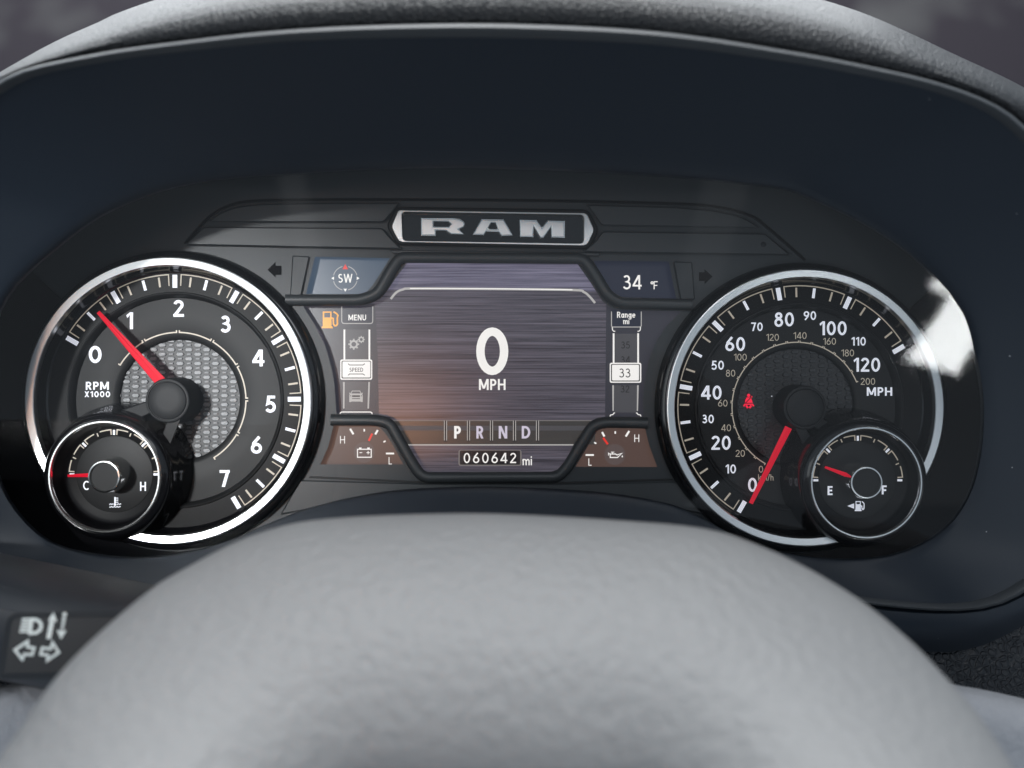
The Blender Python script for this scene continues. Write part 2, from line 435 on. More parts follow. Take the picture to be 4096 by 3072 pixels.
    if c == 'g': return .52, [oval(.24, x / 2, .24 - h, x / 2 - h), box(.52 - t, -.06, .52, x), ('s', ell(.26, -.06, .26 - h, .24 - h, 0, -150, 12))]
    if c == 'e': return .54, [('s', ell(.27, x / 2, .27 - h, x / 2 - h, 0, 318, 24)), box(t, x / 2 - h, .54 - h, x / 2 + h)]
    if c == 'n': return .46, [box(0, 0, t, x), box(.46 - t, 0, .46, .42), ('s', ell(.23, .42, .23 - h, x - .42 - h, 180, 0, 12))]
    if c == 'h': return .46, [box(0, 0, t, 1), box(.46 - t, 0, .46, .42), ('s', ell(.23, .42, .23 - h, x - .42 - h, 180, 0, 12))]
    if c == 'm': return .78, [box(0, 0, t, x), box(.39 - h, 0, .39 + h, .46), box(.78 - t, 0, .78, .46), ('s', ell(.195, .46, .195, x - .46 - h, 170, 0, 10)), ('s', ell(.585, .46, .195 - h, x - .46 - h, 180, 0, 10))]
    if c == 'i': return t, [box(0, 0, t, x), box(0, .84, t, .84 + t * 1.1)]
    if c == 'k': return .48, [box(0, 0, t, 1), slab(.08 + h, .28, .42, x, t), slab(.2, .36, .42, 0, t)]
    if c == '/': return .36, [slab(.04, -.05, .32, 1.02, t)]
    if c == '*': return .30, [('c', ell(.15, .80, .13, .13, 0, 360, 18)[:-1])]     # degree ring
    if c == ' ': return .3, []
    return .5, [box(0, 0, .5, 1)]

def text(name, s, cx, cy, h, w, material, parent, t=.17, gap=.13, wide=1.0, slant=0.0, art=None):
    """one word or number, centred on (cx, cy), cap height h"""
    gl = [glyph(c, t) for c in s]; W = sum(g[0] for g in gl) + gap * (len(s) - 1)
    F = art or Flat(); x0 = -W / 2
    def tr(q, ox): return [(cx + (x + ox + slant * y) * h * wide, cy + (0.5 - y) * h) for x, y in q]
    for g, ps in gl:
        for k, q in ps:
            if k == 'p': F.poly(tr(q, x0))
            else: F.stroke(tr(q, x0), t * h * (1 + wide) / 2, closed=(k == 'c'))
        x0 += g + gap
    return F.make(name, w, material, parent) if art is None else F

# ================================================================== HOOD AND SURROUND
HC = (2048.0, 1350.0)
LENS = [(1852, 663), (1500, 671), (1185, 691), (870, 716), (640, 762), (427, 848), (307, 925), (217, 997), (119, 1080), (40, 1165), (-15, 1270), (-45, 1420), (-55, 1600),
        (-40, 1800), (0, 1936), (39, 2013), (96, 2086), (159, 2144), (241, 2190), (386, 2221), (530, 2233), (660, 2226), (800, 2201), (950, 2152), (1100, 2086), (1246, 2033),
        (1425, 1992), (1621, 1966), (1914, 1957), (2239, 1966), (2483, 1986), (2687, 2023), (2810, 2075), (2947, 2150), (3080, 2200), (3200, 2226), (3330, 2239), (3480, 2236),
        (3600, 2215), (3700, 2172), (3770, 2125), (3833, 2058), (3892, 1946), (3926, 1794), (3934, 1625), (3922, 1510), (3905, 1425), (3869, 1287), (3820, 1200), (3763, 1128), (3686, 1051),
        (3589, 973), (3445, 884), (3300, 815), (3148, 754), (2950, 728), (2778, 709), (2500, 688), (2222, 674)]
LIP = [(0, 334), (50, 305), (136, 273), (316, 235), (497, 203), (723, 174), (1000, 142), (1300, 120), (1650, 108), (1968, 106), (2300, 116), (2592, 134), (2850, 164), (3096, 203), (3277, 233), (3458, 269),
       (3684, 319), (3864, 375), (4000, 438), (4096, 515), (4210, 640), (4350, 850), (4440, 1150), (4450, 1600), (4400, 1980), (4270, 2225), (4096, 2358), (3990, 2412), (3900, 2432),
       (3800, 2438), (3650, 2431), (3450, 2408), (3100, 2350), (2600, 2280), (2048, 2255), (1500, 2275), (1000, 2340), (500, 2420), (200, 2420), (-120, 2360), (-420, 2180), (-600, 1800),
       (-620, 1300), (-480, 820), (-210, 480)]
OUT = [(0, 289), (136, 212), (249, 154), (330, 119), (398, 90), (452, 63), (633, 0), (900, -65), (1300, -120), (1700, -150), (2048, -155), (2400, -140), (2800, -95), (3100, -45), (3277, 0), (3458, 59),
       (3638, 136), (3819, 221), (4000, 303), (4096, 353), (4250, 440), (4400, 600), (4530, 850), (4610, 1200), (4610, 1700), (4520, 2120), (4320, 2360), (4096, 2499), (4019, 2542), (3923, 2583),
       (3826, 2605), (3715, 2606), (3450, 2590), (3100, 2540), (2600, 2470), (2048, 2440), (1500, 2470), (1000, 2540), (500, 2600), (100, 2600), (-250, 2520), (-560, 2320), (-750, 1850),
       (-770, 1300), (-620, 850), (-330, 480), (-130, 365)]
NA = 240
def polar(outline, sub=6):
    c = catmull(outline, sub); res = []
    ang = [(math.atan2(HC[1] - y, x - HC[0]), math.hypot(x - HC[0], y - HC[1])) for x, y in c]
    for i in range(NA):
        a = -math.pi + 2 * math.pi * i / NA; best = None
        for k in range(len(ang)):
            a0, r0 = ang[k]; a1, r1 = ang[(k + 1) % len(ang)]
            d1 = (a1 - a0 + math.pi) % (2 * math.pi) - math.pi; d = (a - a0 + math.pi) % (2 * math.pi) - math.pi
            if abs(d1) > 1e-9 and 0 <= d / d1 <= 1 and abs(d) < 1:
                t = d / d1; x0, y0 = c[k]; x1, y1 = c[(k + 1) % len(c)]
                r = r0 + (r1 - r0) * t
                best = r if best is None else max(best, r)
        res.append(best)
    return res
ANG = [-math.pi + 2 * math.pi * i / NA for i in range(NA)]
rLENS, rLIP, rOUT = polar(LENS), polar(LIP), polar(OUT)
def pt(i, r): return (HC[0] + r * math.cos(ANG[i]), HC[1] - r * math.sin(ANG[i]))
def wlip(i):
    y = pt(i, rLIP[i])[1]; f = min(1, max(0, (y - 100) / 2340)); f = f * f * (3 - 2 * f)
    return 104 - 60 * f - 18 * min(1, abs(pt(i, rLIP[i])[0] - 2048) / 2450) ** 4
def lens_w(x, y): return 21.0 + (1700 - y) * 0.022 + 9.0 * ((x - 2048) / 2048) ** 2
def wl(i): return lens_w(*pt(i, rLENS[i]))
hood = thing('instrument_hood', 'dark hooded surround with leather brow arching over the instrument cluster', 'dash hood', I(2048, 2440, 40))

def ringmesh(name, rings, idx, material, parent, smooth=True, auto=60):
    n = len(idx); V = []; F = []
    closed = n == NA
    for ring in rings:
        for i in idx:
            r, w = ring(i); x, y = pt(i, r); V.append(I(x, y, w))
    for k in range(len(rings) - 1):
        for a in range(n if closed else n - 1):
            b = (a + 1) % n
            F.append((k * n + a, k * n + b, (k + 1) * n + b, (k + 1) * n + a))
    return build(name, V, F, material, parent, smooth=smooth, auto=auto)

def lerp(a, b, t): return a + (b - a) * t
ALL = list(range(NA))
liner_rings = [lambda i: (rLENS[i] - 14, -6), lambda i: (rLENS[i] - 6, wl(i) - 3), lambda i: (rLENS[i] + 2, wl(i) - 0.5)]
for f in (0.06, 0.14, 0.24, 0.36, 0.5, 0.64, 0.78, 0.9, 1.0):
    liner_rings.append(lambda i, f=f: (lerp(rLENS[i] + 2, rLIP[i] - 46, f), lerp(wl(i), wlip(i) - 4, f ** 0.9)))
ringmesh('liner', liner_rings, ALL, 'liner', hood)
ringmesh('lip', [lambda i: (rLIP[i] - 46.5, wlip(i) - 4.2), lambda i: (rLIP[i] - 28, wlip(i) - 1.8), lambda i: (rLIP[i] - 12, wlip(i) - 0.5), lambda i: (rLIP[i] - 3, wlip(i)),
                 lambda i: (rLIP[i] + 5, wlip(i) - 0.7), lambda i: (rLIP[i] + 10, wlip(i) - 2.2), lambda i: (rLIP[i] + 13, wlip(i) - 7)], ALL, 'lip', hood)
up = [i for i in ALL if ANG[i] > math.radians(8) and ANG[i] < math.radians(172)]
low = [i for i in list(range(up[-1], NA)) + list(range(0, up[0] + 1))]
def outr(f): return lambda i: lerp(rLIP[i] + 12, rOUT[i], f)
pad = [lambda i: (rLIP[i] + 11, wlip(i) - 6.8)]
for f, dw in ((0.08, -5.5), (0.28, -5), (0.48, -7.2), (0.64, -12), (0.78, -21), (0.91, -37), (1.0, -56), (1.02, -78), (0.98, -110), (0.8, -150), (0.3, -190)):
    pad.append(lambda i, f=f, dw=dw: (outr(f)(i), wlip(i) + dw))
p_ = ringmesh('leather_brow', pad, up, 'leather', hood); p_['label'] = 'pebbled black leather brow padding'
sur = [lambda i: (rLIP[i] + 11, wlip(i) - 6.8)]
for f, dw in ((0.10, -5), (0.35, -5.5), (0.62, -9), (0.85, -18), (1.0, -34), (1.0, -60)):
    sur.append(lambda i, f=f, dw=dw: (outr(f)(i), max(wlip(i) + dw, -6)))
ringmesh('lower_surround', sur, low, 'liner', hood)

# ------------------------------------------------------------------ what lies beyond
bd = mat('dim_background', (0.05, 0.045, 0.05), 0.9)
nt = bd.node_tree; n_ = nt.nodes.new('ShaderNodeTexNoise'); n_.inputs['Scale'].default_value = 9.0; n_.inputs['Detail'].default_value = 2
r_ = nt.nodes.new('ShaderNodeValToRGB'); r_.color_ramp.elements[0].position = 0.46; r_.color_ramp.elements[0].color = (0.028, 0.022, 0.030, 1)
r_.color_ramp.elements[1].position = 0.72; r_.color_ramp.elements[1].color = (0.09, 0.088, 0.088, 1)
tc_ = nt.nodes.new('ShaderNodeTexCoord'); nt.links.new(tc_.outputs['Object'], n_.inputs['Vector'])
nt.links.new(n_.outputs['Fac'], r_.inputs[0]); nt.links.new(r_.outputs[0], nt.nodes['Principled BSDF'].inputs['Base Color'])
M['backdrop'] = bd
V = []; F = []
for j in range(5):
    for i in range(9):
        x = -1.2 + 0.3 * i; V.append((x, 0.42 + 0.04 * j + 0.10 * (x * x), 0.02 + 0.13 * j))
for j in range(4):
    for i in range(8): F.append((j * 9 + i, j * 9 + i + 1, (j + 1) * 9 + i + 1, (j + 1) * 9 + i))
bdo = build('background', V, F, 'backdrop', smooth=True); tag(bdo, 'dim mottled dark background behind the leather brow', 'background', kind='structure')

# dashboard face under the hood (grained vinyl)
V = []; F = []; nx, ny = 40, 16
for j in range(ny + 1):
    for i in range(nx + 1):
        px = -1200 + 6600 * i / nx; py = 2280 + 1500 * j / ny
        V.append(I(px, py, -8 + 42 * (j / ny) ** 1.3))
for j in range(ny):
    for i in range(nx): F.append((j * (nx + 1) + i, j * (nx + 1) + i + 1, (j + 1) * (nx + 1) + i + 1, (j + 1) * (nx + 1) + i))
dsh = build('dashboard', V, F, 'grain', smooth=True); tag(dsh, 'black grained vinyl dashboard face below the hooded surround', 'dashboard', kind='structure')

# ================================================================== CLUSTER HOUSING
TC = (701.5, 1601.0); TR = 475.5           # tachometer axis and tick radius
SCn = (3196.7, 1628.7); SR = 459.2         # speedometer
CC = (481.0, 1892.0)                       # coolant gauge axis
FC = (3409.5, 1915.0)                      # fuel gauge axis
house = thing('instrument_housing', 'charcoal plastic cluster fascia behind a clear lens, between and around the gauges', 'instrument panel', I(2048, 2200, 0))
MAIN = [(1626, 1049), (1542, 1173), (1520, 1196), (1494, 1209), (1460, 1221), (1212, 1224), (1260, 1300), (1301, 1384), (1326, 1470), (1337, 1529), (1346, 1655), (1500, 1657), (1540, 1664), (1572, 1686),
        (1600, 1725), (1632, 1782), (1660, 1840), (1678, 1872), (1711, 1891), (2205, 1887), (2235, 1876), (2259, 1855), (2295, 1776), (2330, 1722), (2356, 1688), (2390, 1671), (2430, 1666), (2573, 1668),
        (2572, 1590), (2579, 1523), (2595, 1440), (2621, 1372), (2665, 1305), (2724, 1245), (2480, 1240), (2446, 1232), (2410, 1205), (2362, 1130), (2308, 1053)]
COMP = [(1260, 1027), (1559, 1033), (1530, 1080), (1490, 1142), (1468, 1166), (1441, 1176), (1224, 1176)]
TEMP = [(2374, 1043), (2675, 1046), (2705, 1197), (2500, 1194), (2466, 1186), (2440, 1160)]
VOLT = [(1336, 1697), (1488, 1698), (1518, 1708), (1540, 1732), (1566, 1770), (1614, 1858), (1281, 1858), (1312, 1790)]
OIL = [(2422, 1704), (2579, 1709), (2597, 1782), (2629, 1868), (2302, 1867), (2356, 1776), (2386, 1728), (2400, 1712)]
def circ_pts(c, r, n=96, w=0): return [(c[0] + r * math.cos(2 * math.pi * i / n), c[1] + r * math.sin(2 * math.pi * i / n)) for i in range(n)]
lens_pts = [pt(i, rLENS[i] + 25) for i in ALL]
prism('fascia', lens_pts, [circ_pts(TC, 588), circ_pts(SCn, 568), MAIN, COMP, TEMP, VOLT, OIL], -7, 0, 'charcoal', house)
lathe('gauge_pod', TC, [(800, 0.3), (780, 0.45), (700, 0.7), (604, 1.2)], 'gloss', house, 138, 300, 64)
lathe('gauge_pod', SCn, [(800, 0.3), (780, 0.45), (700, 0.7), (584, 1.2)], 'gloss', house, 240, 402, 64)
# deep backing shell so nothing is open behind the dials
prism('back_shell', [pt(i, rLENS[i] + 60) for i in ALL], [], -14, -12, 'groove', house)

# raised trim panels beside the badge
lu = rounded([(831, 888), (881, 850), (940, 828), (1030, 816), (1290, 812), (1600, 811), (1560, 860), (1536, 889)], [4, 30, 40, 40, 10, 10, 20, 14], 4)
ll = rounded([(815, 907), (1530, 912), (1560, 950), (1610, 996), (1242, 990), (738, 979)], [6, 14, 25, 8, 4, 4], 4)
ru = rounded([(2345, 818), (2700, 828), (2850, 841), (2955, 862), (3010, 890), (3040, 912), (2405, 902), (2385, 870)], [8, 10, 30, 40, 30, 6, 14, 20], 4)
rl = rounded([(2410, 925), (3060, 934), (3165, 1020), (2396, 1010), (2330, 1006), (2385, 962)], [14, 6, 4, 4, 8, 25], 4)
for o in (lu, ll, ru, rl): prism('trim_panel', o, [], 0, 2.4, 'charcoal2', house, 0.6, 5)
cp = [(1600, 998), (1600, 1004), (2340, 1010), (2340, 1004)]
prism('trim_panel', [(1560, 1000), (2400, 1011), (2396, 1025), (1572, 1014)], [], 0, 1.2, 'charcoal2', house, 0.4, 3)
# long crease above the trim
sweep('crease', catmull([(740, 975), (800, 905), (850, 858), (920, 822), (1020, 804), (1290, 799), (1700, 799), (2000, 801), (2345, 806), (2720, 816), (2880, 830), (3000, 862), (3070, 910), (3220, 1040)], 6, False),
      [(-6, 0), (-3, 1.0), (3, 1.2), (6, 0)], 'groove', house)
# turn-signal windows
tl = Flat().poly([(1070, 1079), (1102, 1048), (1102, 1063), (1125, 1063), (1125, 1099), (1102, 1099), (1102, 1110)]).make('turn_arrow', 0.25, 'arrow', house); tl['label'] = 'unlit left-pointing turn arrow'
trr = Flat().poly([(2850, 1106), (2818, 1137), (2818, 1124), (2796, 1124), (2796, 1089), (2818, 1089), (2818, 1077)]).make('turn_arrow', 0.25, 'arrow', house); trr['label'] = 'unlit right-pointing turn arrow'
Flat().disc(3054, 978, 11).make('trim_hole', 2.6, 'gloss', house)  # flat black disc painted in place of a small dark hole
# end blocks next to the small displays
prism('side_block', rounded([(1170, 1022), (1238, 1026), (1205, 1182), (1160, 1182)], 6), [], 0, 1.2, 'charcoal', house, 0.4, 4)
prism('side_block', rounded([(2694, 1046), (2768, 1048), (2780, 1198), (2722, 1198)], 6), [], 0, 1.2, 'charcoal', house, 0.4, 4)

# screen surround: raised arms
SEC = [(-25, 0), (-24, 1.6), (-18, 2.6), (-6, 3.0), (8, 2.7), (18, 1.6), (20, 0)]
top_arm = rounded([(1140, 1203), (1440, 1203), (1512, 1178), (1572, 1072), (1600, 1032), (2334, 1037), (2370, 1085), (2430, 1184), (2480, 1214), (2770, 1221)], [1, 90, 60, 60, 50, 50, 60, 60, 90, 1], 8)[5:-5]
sweep('screen_frame', [(1140, 1203)] + top_arm + [(2770, 1221)], SEC, 'charcoal2', house)
bot_arm = rounded([(1322, 1677), (1500, 1678), (1560, 1690), (1650, 1850), (1690, 1908), (2230, 1906), (2268, 1866), (2368, 1702), (2420, 1687), (2592, 1690)], [1, 60, 60, 60, 50, 50, 60, 60, 60, 1], 8)[5:-5]
sweep('screen_frame', [(1322, 1677)] + bot_arm + [(2592, 1690)], [(-s_, h) for s_, h in SEC], 'charcoal2', house)
# lower shelf with parting line
shelf = [(1235, 1872)] + [(1300, 1878), (1640, 1880), (1700, 1926), (2250, 1924), (2310, 1884), (2640, 1886), (2700, 1890), (2720, 1912), (2240, 1922), (1700, 1924)]
prism('lower_shelf', rounded([(1200, 1920), (1700, 1934), (2240, 1936), (2740, 1926), (2830, 2060), (2500, 1995), (2239, 1972), (1914, 1963), (1621, 1972), (1425, 1998), (1120, 2060)], 8), [], 0, 1.0, 'charcoal2', house, 0.5, 5)
sweep('parting_line', [(1238, 1908), (1700, 1930), (2240, 1932), (2690, 1918)], [(-4, 0), (-3, 0.5), (3, 0.5), (4, 0)], 'groove', house)

# clear lens, gently bowed
V = []; F = []; NR = 16
for k in range(1, NR + 1):
    for i in ALL:
        x, y = pt(i, (rLENS[i] - 2) * k / NR); V.append(I(x, y, lens_w(x, y) - 1))
V.append(I(HC[0], HC[1], lens_w(*HC)))
for k in range(NR - 1):
    for i in range(NA):
        j = (i + 1) % NA; F.append((k * NA + i, k * NA + j, (k + 1) * NA + j, (k + 1) * NA + i))
for i in range(NA): F.append((len(V) - 1, i, (i + 1) % NA))
le = build('lens', V, F, 'lens', house, smooth=True); le['label'] = 'clear bowed lens covering the gauges'

# ================================================================== BADGE
def Z(L, x0=1500, y0=780, s=.452): return [(x0 + s * a, y0 + s * b) for a, b in L]
badge = thing('emblem', 'chrome framed emblem with three raised silver letters, at the top of the cluster', 'emblem', I(1970, 980, 2))
frame_o = rounded(Z([(143, 280), (205, 140), (230, 133), (1850, 158), (1880, 172), (1942, 310), (1885, 430), (1850, 450), (235, 418), (205, 400)]), [14, 10, 8, 10, 10, 14, 10, 12, 10, 8], 4)
inner = rounded(Z([(236, 150), (1850, 177), (1846, 428), (246, 404)]), 17, 5)
rec = rounded(Z([(98, 272), (190, 105), (1885, 128), (1985, 312), (1895, 480), (195, 445)]), 24, 5)
prism('recess', rec, [], 0, 2.0, 'groove', badge, 0.6, 6)
prism('frame', frame_o, [inner], 2.0, 6.0, 'silver', badge, 0.8, 2.2)
prism('inlay', inset(inner, -2), [], 2.0, 3.4, 'gloss', badge)
Rl = [(402, 200), (690, 200), (750, 208), (788, 232), (800, 258), (788, 286), (748, 304), (798, 352), (672, 350), (628, 318), (542, 318), (542, 366), (402, 364)]
Rh = [(522, 238), (650, 240), (668, 257), (650, 277), (522, 276)]
Al = [(940, 210), (1140, 212), (1228, 362), (1118, 366), (1094, 332), (984, 328), (966, 358), (856, 356)]
Ah = [(1030, 250), (1062, 250), (1080, 298), (1002, 296)]
Ml = [(1274, 214), (1432, 218), (1478, 282), (1526, 222), (1686, 226), (1684, 384), (1556, 380), (1556, 288), (1494, 382), (1462, 382), (1406, 282), (1406, 378), (1278, 374)]
for o, h in ((Rl, [Rh]), (Al, [Ah]), (Ml, [])):
    o2 = Z(o); hs = [Z(q) for q in h]
    lt = prism('letter', o2, hs, 3.4, 5.2, 'brightchrome', badge, 0.5, 3)
    f = prism('letter_face', inset(o2, 6), [inset(q, -5) for q in hs], 5.0, 5.6, 'silver', lt, 0.3, 1.5)

# ================================================================== DISPLAYS
disp = thing('display_screen', 'colour driver display reading 0 MPH with gear row, odometer and side menus', 'display', I(2000, 1890, -4))
def screen(name, outline, material, label=None, grow=12):
    o = prism(name, inset(outline, -grow), [], -6.0, -4.0, material, disp)
    if label: o['label'] = label
    return o
W0 = -3.95                        # artwork sits just above the glass
ms = screen('main_screen', MAIN, 'brushed', 'brushed metal main display with large zero')
def im(L): return L
f = Flat().poly([(1640, 1040), (1545, 1160), (1600, 1160), (1640, 1152), (2310, 1152), (2350, 1166), (2390, 1166), (2310, 1040)]).make('upper_band', W0, 'brushed_hi', ms)
Flat().stroke(catmull([(1563, 1196), (1585, 1170), (1612, 1158), (1660, 1154), (1980, 1156), (2290, 1160), (2335, 1168), (2360, 1188), (2380, 1212)], 5, False), 9).make('chrome_line', W0 + .04, 'e_grey', ms)
Flat().stroke(catmull([(1640, 1154), (1980, 1155), (2290, 1159)], 4, False), 4).make('chrome_line', W0 + .07, 'e_white', ms)
# side columns
Flat().poly([(1200, 1215), (1500, 1215), (1510, 1400), (1516, 1680), (1340, 1680), (1330, 1500), (1290, 1340)]).make('side_column', W0 + .02, 's_side', ms)
Flat().poly([(2425, 1215), (2740, 1235), (2640, 1340), (2590, 1470), (2575, 1690), (2420, 1690)]).make('side_column', W0 + .02, 's_side', ms)
W1 = W0 + .1
text('speed_digit', '0', 1969, 1405, 188, W1, 'e_white', ms, t=.165, wide=1.16)
text('speed_unit', 'MPH', 1969, 1538, 44, W1, 'e_white', ms, t=.165, gap=.13, wide=1.05)
# gear row
Flat().rect(1560, 1682, 2380, 1778).make('gear_band', W0 + .02, band_mat(), ms)
Flat().rect(1590, 1703, 2370, 1722).make('gear_band_glow', W0 + .03, 'e_panel', ms)
Flat().rect(1566, 1681, 2375, 1684).make('divider_line', W0 + .05, 'e_mid', ms)
Flat().rect(1625, 1777, 2300, 1782).make('divider_line', W0 + .05, 'e_grey', ms)
for k in range(5):
    x = 1782 + 92 * k
    Flat().rect(x - 7, 1682, x + 7, 1766).make('gear_divider', W0 + .06, 'e_black', ms)
    Flat().rect(x - 6, 1682, x - 3, 1762).rect(x + 3, 1682, x + 6, 1762).make('gear_divider', W0 + .08, 'e_grey', ms)
for s_, x, m_ in (('P', 1830, 'e_white'), ('R', 1920, 'e_lilac'), ('N', 2012, 'e_lilac'), ('D', 2104, 'e_lilac')):
    text('gear_letter', s_, x, 1729, 50, W1, m_, ms, t=.20 if s_ == 'P' else .18)
# odometer
Flat().poly(rrect(1834, 1800, 2086, 1863, 8)).make('odometer_frame', W0 + .05, 'e_mid', ms)
Flat().poly(rrect(1839, 1802, 2081, 1859, 5)).make('odometer_window', W0 + .07, 'e_dark', ms)
for k, c in enumerate('060642'):
    x = 1867.5 + 37 * k
    Flat().rect(x - 16, 1806, x + 16, 1857).make('digit_drum', W0 + .09, 'e_black', ms)
    text('odometer_digit', c, x, 1832, 41, W1 + .03, 'e_white', ms, t=.13, wide=1.05)
text('odometer_unit', 'mi', 2109, 1843, 36, W1, 'e_white', ms, t=.13, gap=.12)
# left menu column
def tab(x0, y0, x1, y1, lines=True):
    Flat().rect(x0, y0, x1, y1).make('menu_panel', W0 + .05, 'e_panel', ms)
Flat().rect(1368, 1224, 1490, 1290).make('menu_panel', W0 + .05, 's_temp', ms)
Flat().stroke([(1367, 1226)] + [(1367, 1286), (1370, 1292), (1376, 1294), (1482, 1294), (1488, 1292), (1491, 1286)] + [(1491, 1226)], 3.5).make('menu_outline', W0 + .08, 'e_grey', ms)
text('menu_text', 'MENU', 1429, 1270, 23, W1, 'e_white', ms, t=.16, gap=.14)
Flat().rect(1382, 1318, 1472, 1436).make('menu_panel', W0 + .05, 'e_panel', ms)
Flat().rect(1374, 1318, 1381, 1440).rect(1474, 1318, 1481, 1440).make('menu_rail', W0 + .08, 'e_white', ms)
def gear(cx, cy, r, teeth=8):
    P = []
    for k in range(teeth):
        a = 360 * k / teeth
        for d, q in ((-11, .76), (-8, 1), (8, 1), (11, .76)):
            P.append((cx + r * q * math.cos(math.radians(a + d)), cy + r * q * math.sin(math.radians(a + d))))
    return P
Flat().poly(gear(1415, 1377, 22), [circ_pts((1415, 1377), 9.5, 16)]).poly(gear(1445, 1358, 14.5), [circ_pts((1445, 1358), 6, 12)]).make('settings_icon', W1, 'e_grey', ms)
Flat().poly(rrect(1361, 1438, 1489, 1519, 7)).make('menu_button', W1, 'e_white', ms)
Flat().poly(rrect(1366, 1443, 1484, 1514, 5)).make('menu_button', W1 + .02, 'e_dark', ms)
Flat().poly(rrect(1370, 1446, 1481, 1510, 4)).make('menu_button', W1 + .04, 'e_white', ms)
text('menu_text', 'SPEED', 1425, 1479, 16.5, W1 + .07, 'e_dark', ms, t=.15, gap=.14)
Flat().stroke([(1392, 1455), (1398, 1460), (1452, 1460), (1459, 1455)], 3.2).stroke([(1392, 1501), (1398, 1496), (1452, 1496), (1459, 1501)], 3.2).make('button_bracket', W1 + .07, 'e_dark', ms)
Flat().rect(1381, 1528, 1470, 1640).make('menu_panel', W0 + .05, 'e_panel', ms)
Flat().poly([(1372, 1528), (1379, 1528), (1378, 1634), (1372, 1634)]).poly([(1473, 1528), (1480, 1528), (1476, 1634), (1470, 1634)]).make('menu_rail', W0 + .08, 'e_grey', ms)
# truck pictogram
tk = Flat()
tk.poly([(1397, 1580), (1401, 1574), (1447, 1574), (1451, 1580), (1451, 1606), (1397, 1606)])
tk.stroke([(1402, 1576), (1409, 1564), (1439, 1564), (1446, 1576)], 3)
tk.rect(1397, 1604, 1405, 1608).rect(1443, 1604, 1451, 1608).rect(1397, 1571, 1401, 1575).rect(1447, 1571, 1451, 1575)
tk.make('truck_icon', W1, 'e_grey', ms)
Flat().poly(rrect(1408, 1581, 1440, 1588, 2)).rect(1399, 1582, 1405, 1585).rect(1443, 1582, 1449, 1585).rect(1408, 1593, 1440, 1596).make('truck_icon_detail', W1 + .06, 'e_dark', ms)
Flat().stroke([(1361, 1660), (1361, 1652), (1366, 1648), (1482, 1648), (1488, 1652), (1488, 1660)], 4).make('menu_outline', W0 + .08, 'e_white', ms)
# amber low-fuel lamp
fu = Flat()
fu.poly([(1291, 1246), (1326, 1246), (1326, 1306), (1331, 1306), (1331, 1313), (1287, 1313), (1287, 1306), (1291, 1306)], [[(1297, 1251), (1297, 1270), (1321, 1270), (1321, 1251)]])
fu.stroke([(1326, 1272), (1333, 1274), (1334, 1296), (1339, 1303), (1346, 1302), (1350, 1295), (1349, 1272), (1352, 1262), (1347, 1255), (1334, 1247)], 6)
fu.make('low_fuel_lamp', W1, 'e_amber', ms)
# right menu column
Flat().rect(2446, 1240, 2564, 1306).make('menu_panel', W0 + .05, 's_temp', ms)
Flat().stroke([(2446, 1246), (2446, 1304), (2449, 1308), (2561, 1308), (2565, 1304), (2565, 1246)], 3.5).make('menu_outline', W0 + .08, 'e_grey', ms)
Flat().stroke([(2449, 1308), (2450, 1320), (2455, 1325), (2461, 1325)], 3.5).stroke([(2562, 1308), (2561, 1320), (2556, 1325), (2550, 1325)], 3.5).make('menu_outline', W0 + .08, 'e_white', ms)
text('menu_text', 'Range', 2505, 1259, 24, W1, 'e_white', ms, t=.15, gap=.11)
text('menu_text', 'mi', 2505, 1285, 23, W1, 'e_white', ms, t=.15, gap=.11)
Flat().rect(2459, 1335, 2548, 1452).make('menu_panel', W0 + .05, 'e_panel', ms)
Flat().rect(2451, 1333, 2458, 1454).rect(2549, 1333, 2556, 1454).make('menu_rail', W0 + .08, 'e_white', ms)
text('ghost_number', '35', 2502, 1380, 28, W1, 'e_ghost', ms, t=.12)
text('ghost_number', '34', 2502, 1439, 28, W1, 'e_ghost', ms, t=.12)
Flat().poly(rrect(2439, 1451, 2565, 1531, 7)).make('menu_button', W1 + .03, 'e_white', ms)
Flat().poly(rrect(2444, 1456, 2560, 1526, 5)).make('menu_button', W1 + .05, 'e_dark', ms)
Flat().poly(rrect(2448, 1459, 2556, 1522, 4)).make('menu_button', W1 + .07, 'e_white', ms)
text('range_number', '33', 2499, 1492, 36, W1 + .1, 'e_dark', ms, t=.11, gap=.14)
Flat().rect(2457, 1541, 2546, 1650).make('menu_panel', W0 + .05, 'e_panel', ms)
Flat().poly([(2449, 1541), (2456, 1541), (2455, 1644), (2450, 1644)]).poly([(2548, 1541), (2555, 1541), (2552, 1644), (2547, 1644)]).make('menu_rail', W0 + .08, 'e_grey', ms)
text('ghost_number', '32', 2500, 1556, 28, W1, 'e_ghost', ms, t=.12)
Flat().stroke([(2440, 1666), (2442, 1660), (2452, 1658), (2456, 1652), (2460, 1652)], 3.5).stroke([(2564, 1666), (2562, 1660), (2552, 1658), (2548, 1652), (2544, 1652)], 3.5).make('menu_outline', W0 + .08, 'e_white', ms)

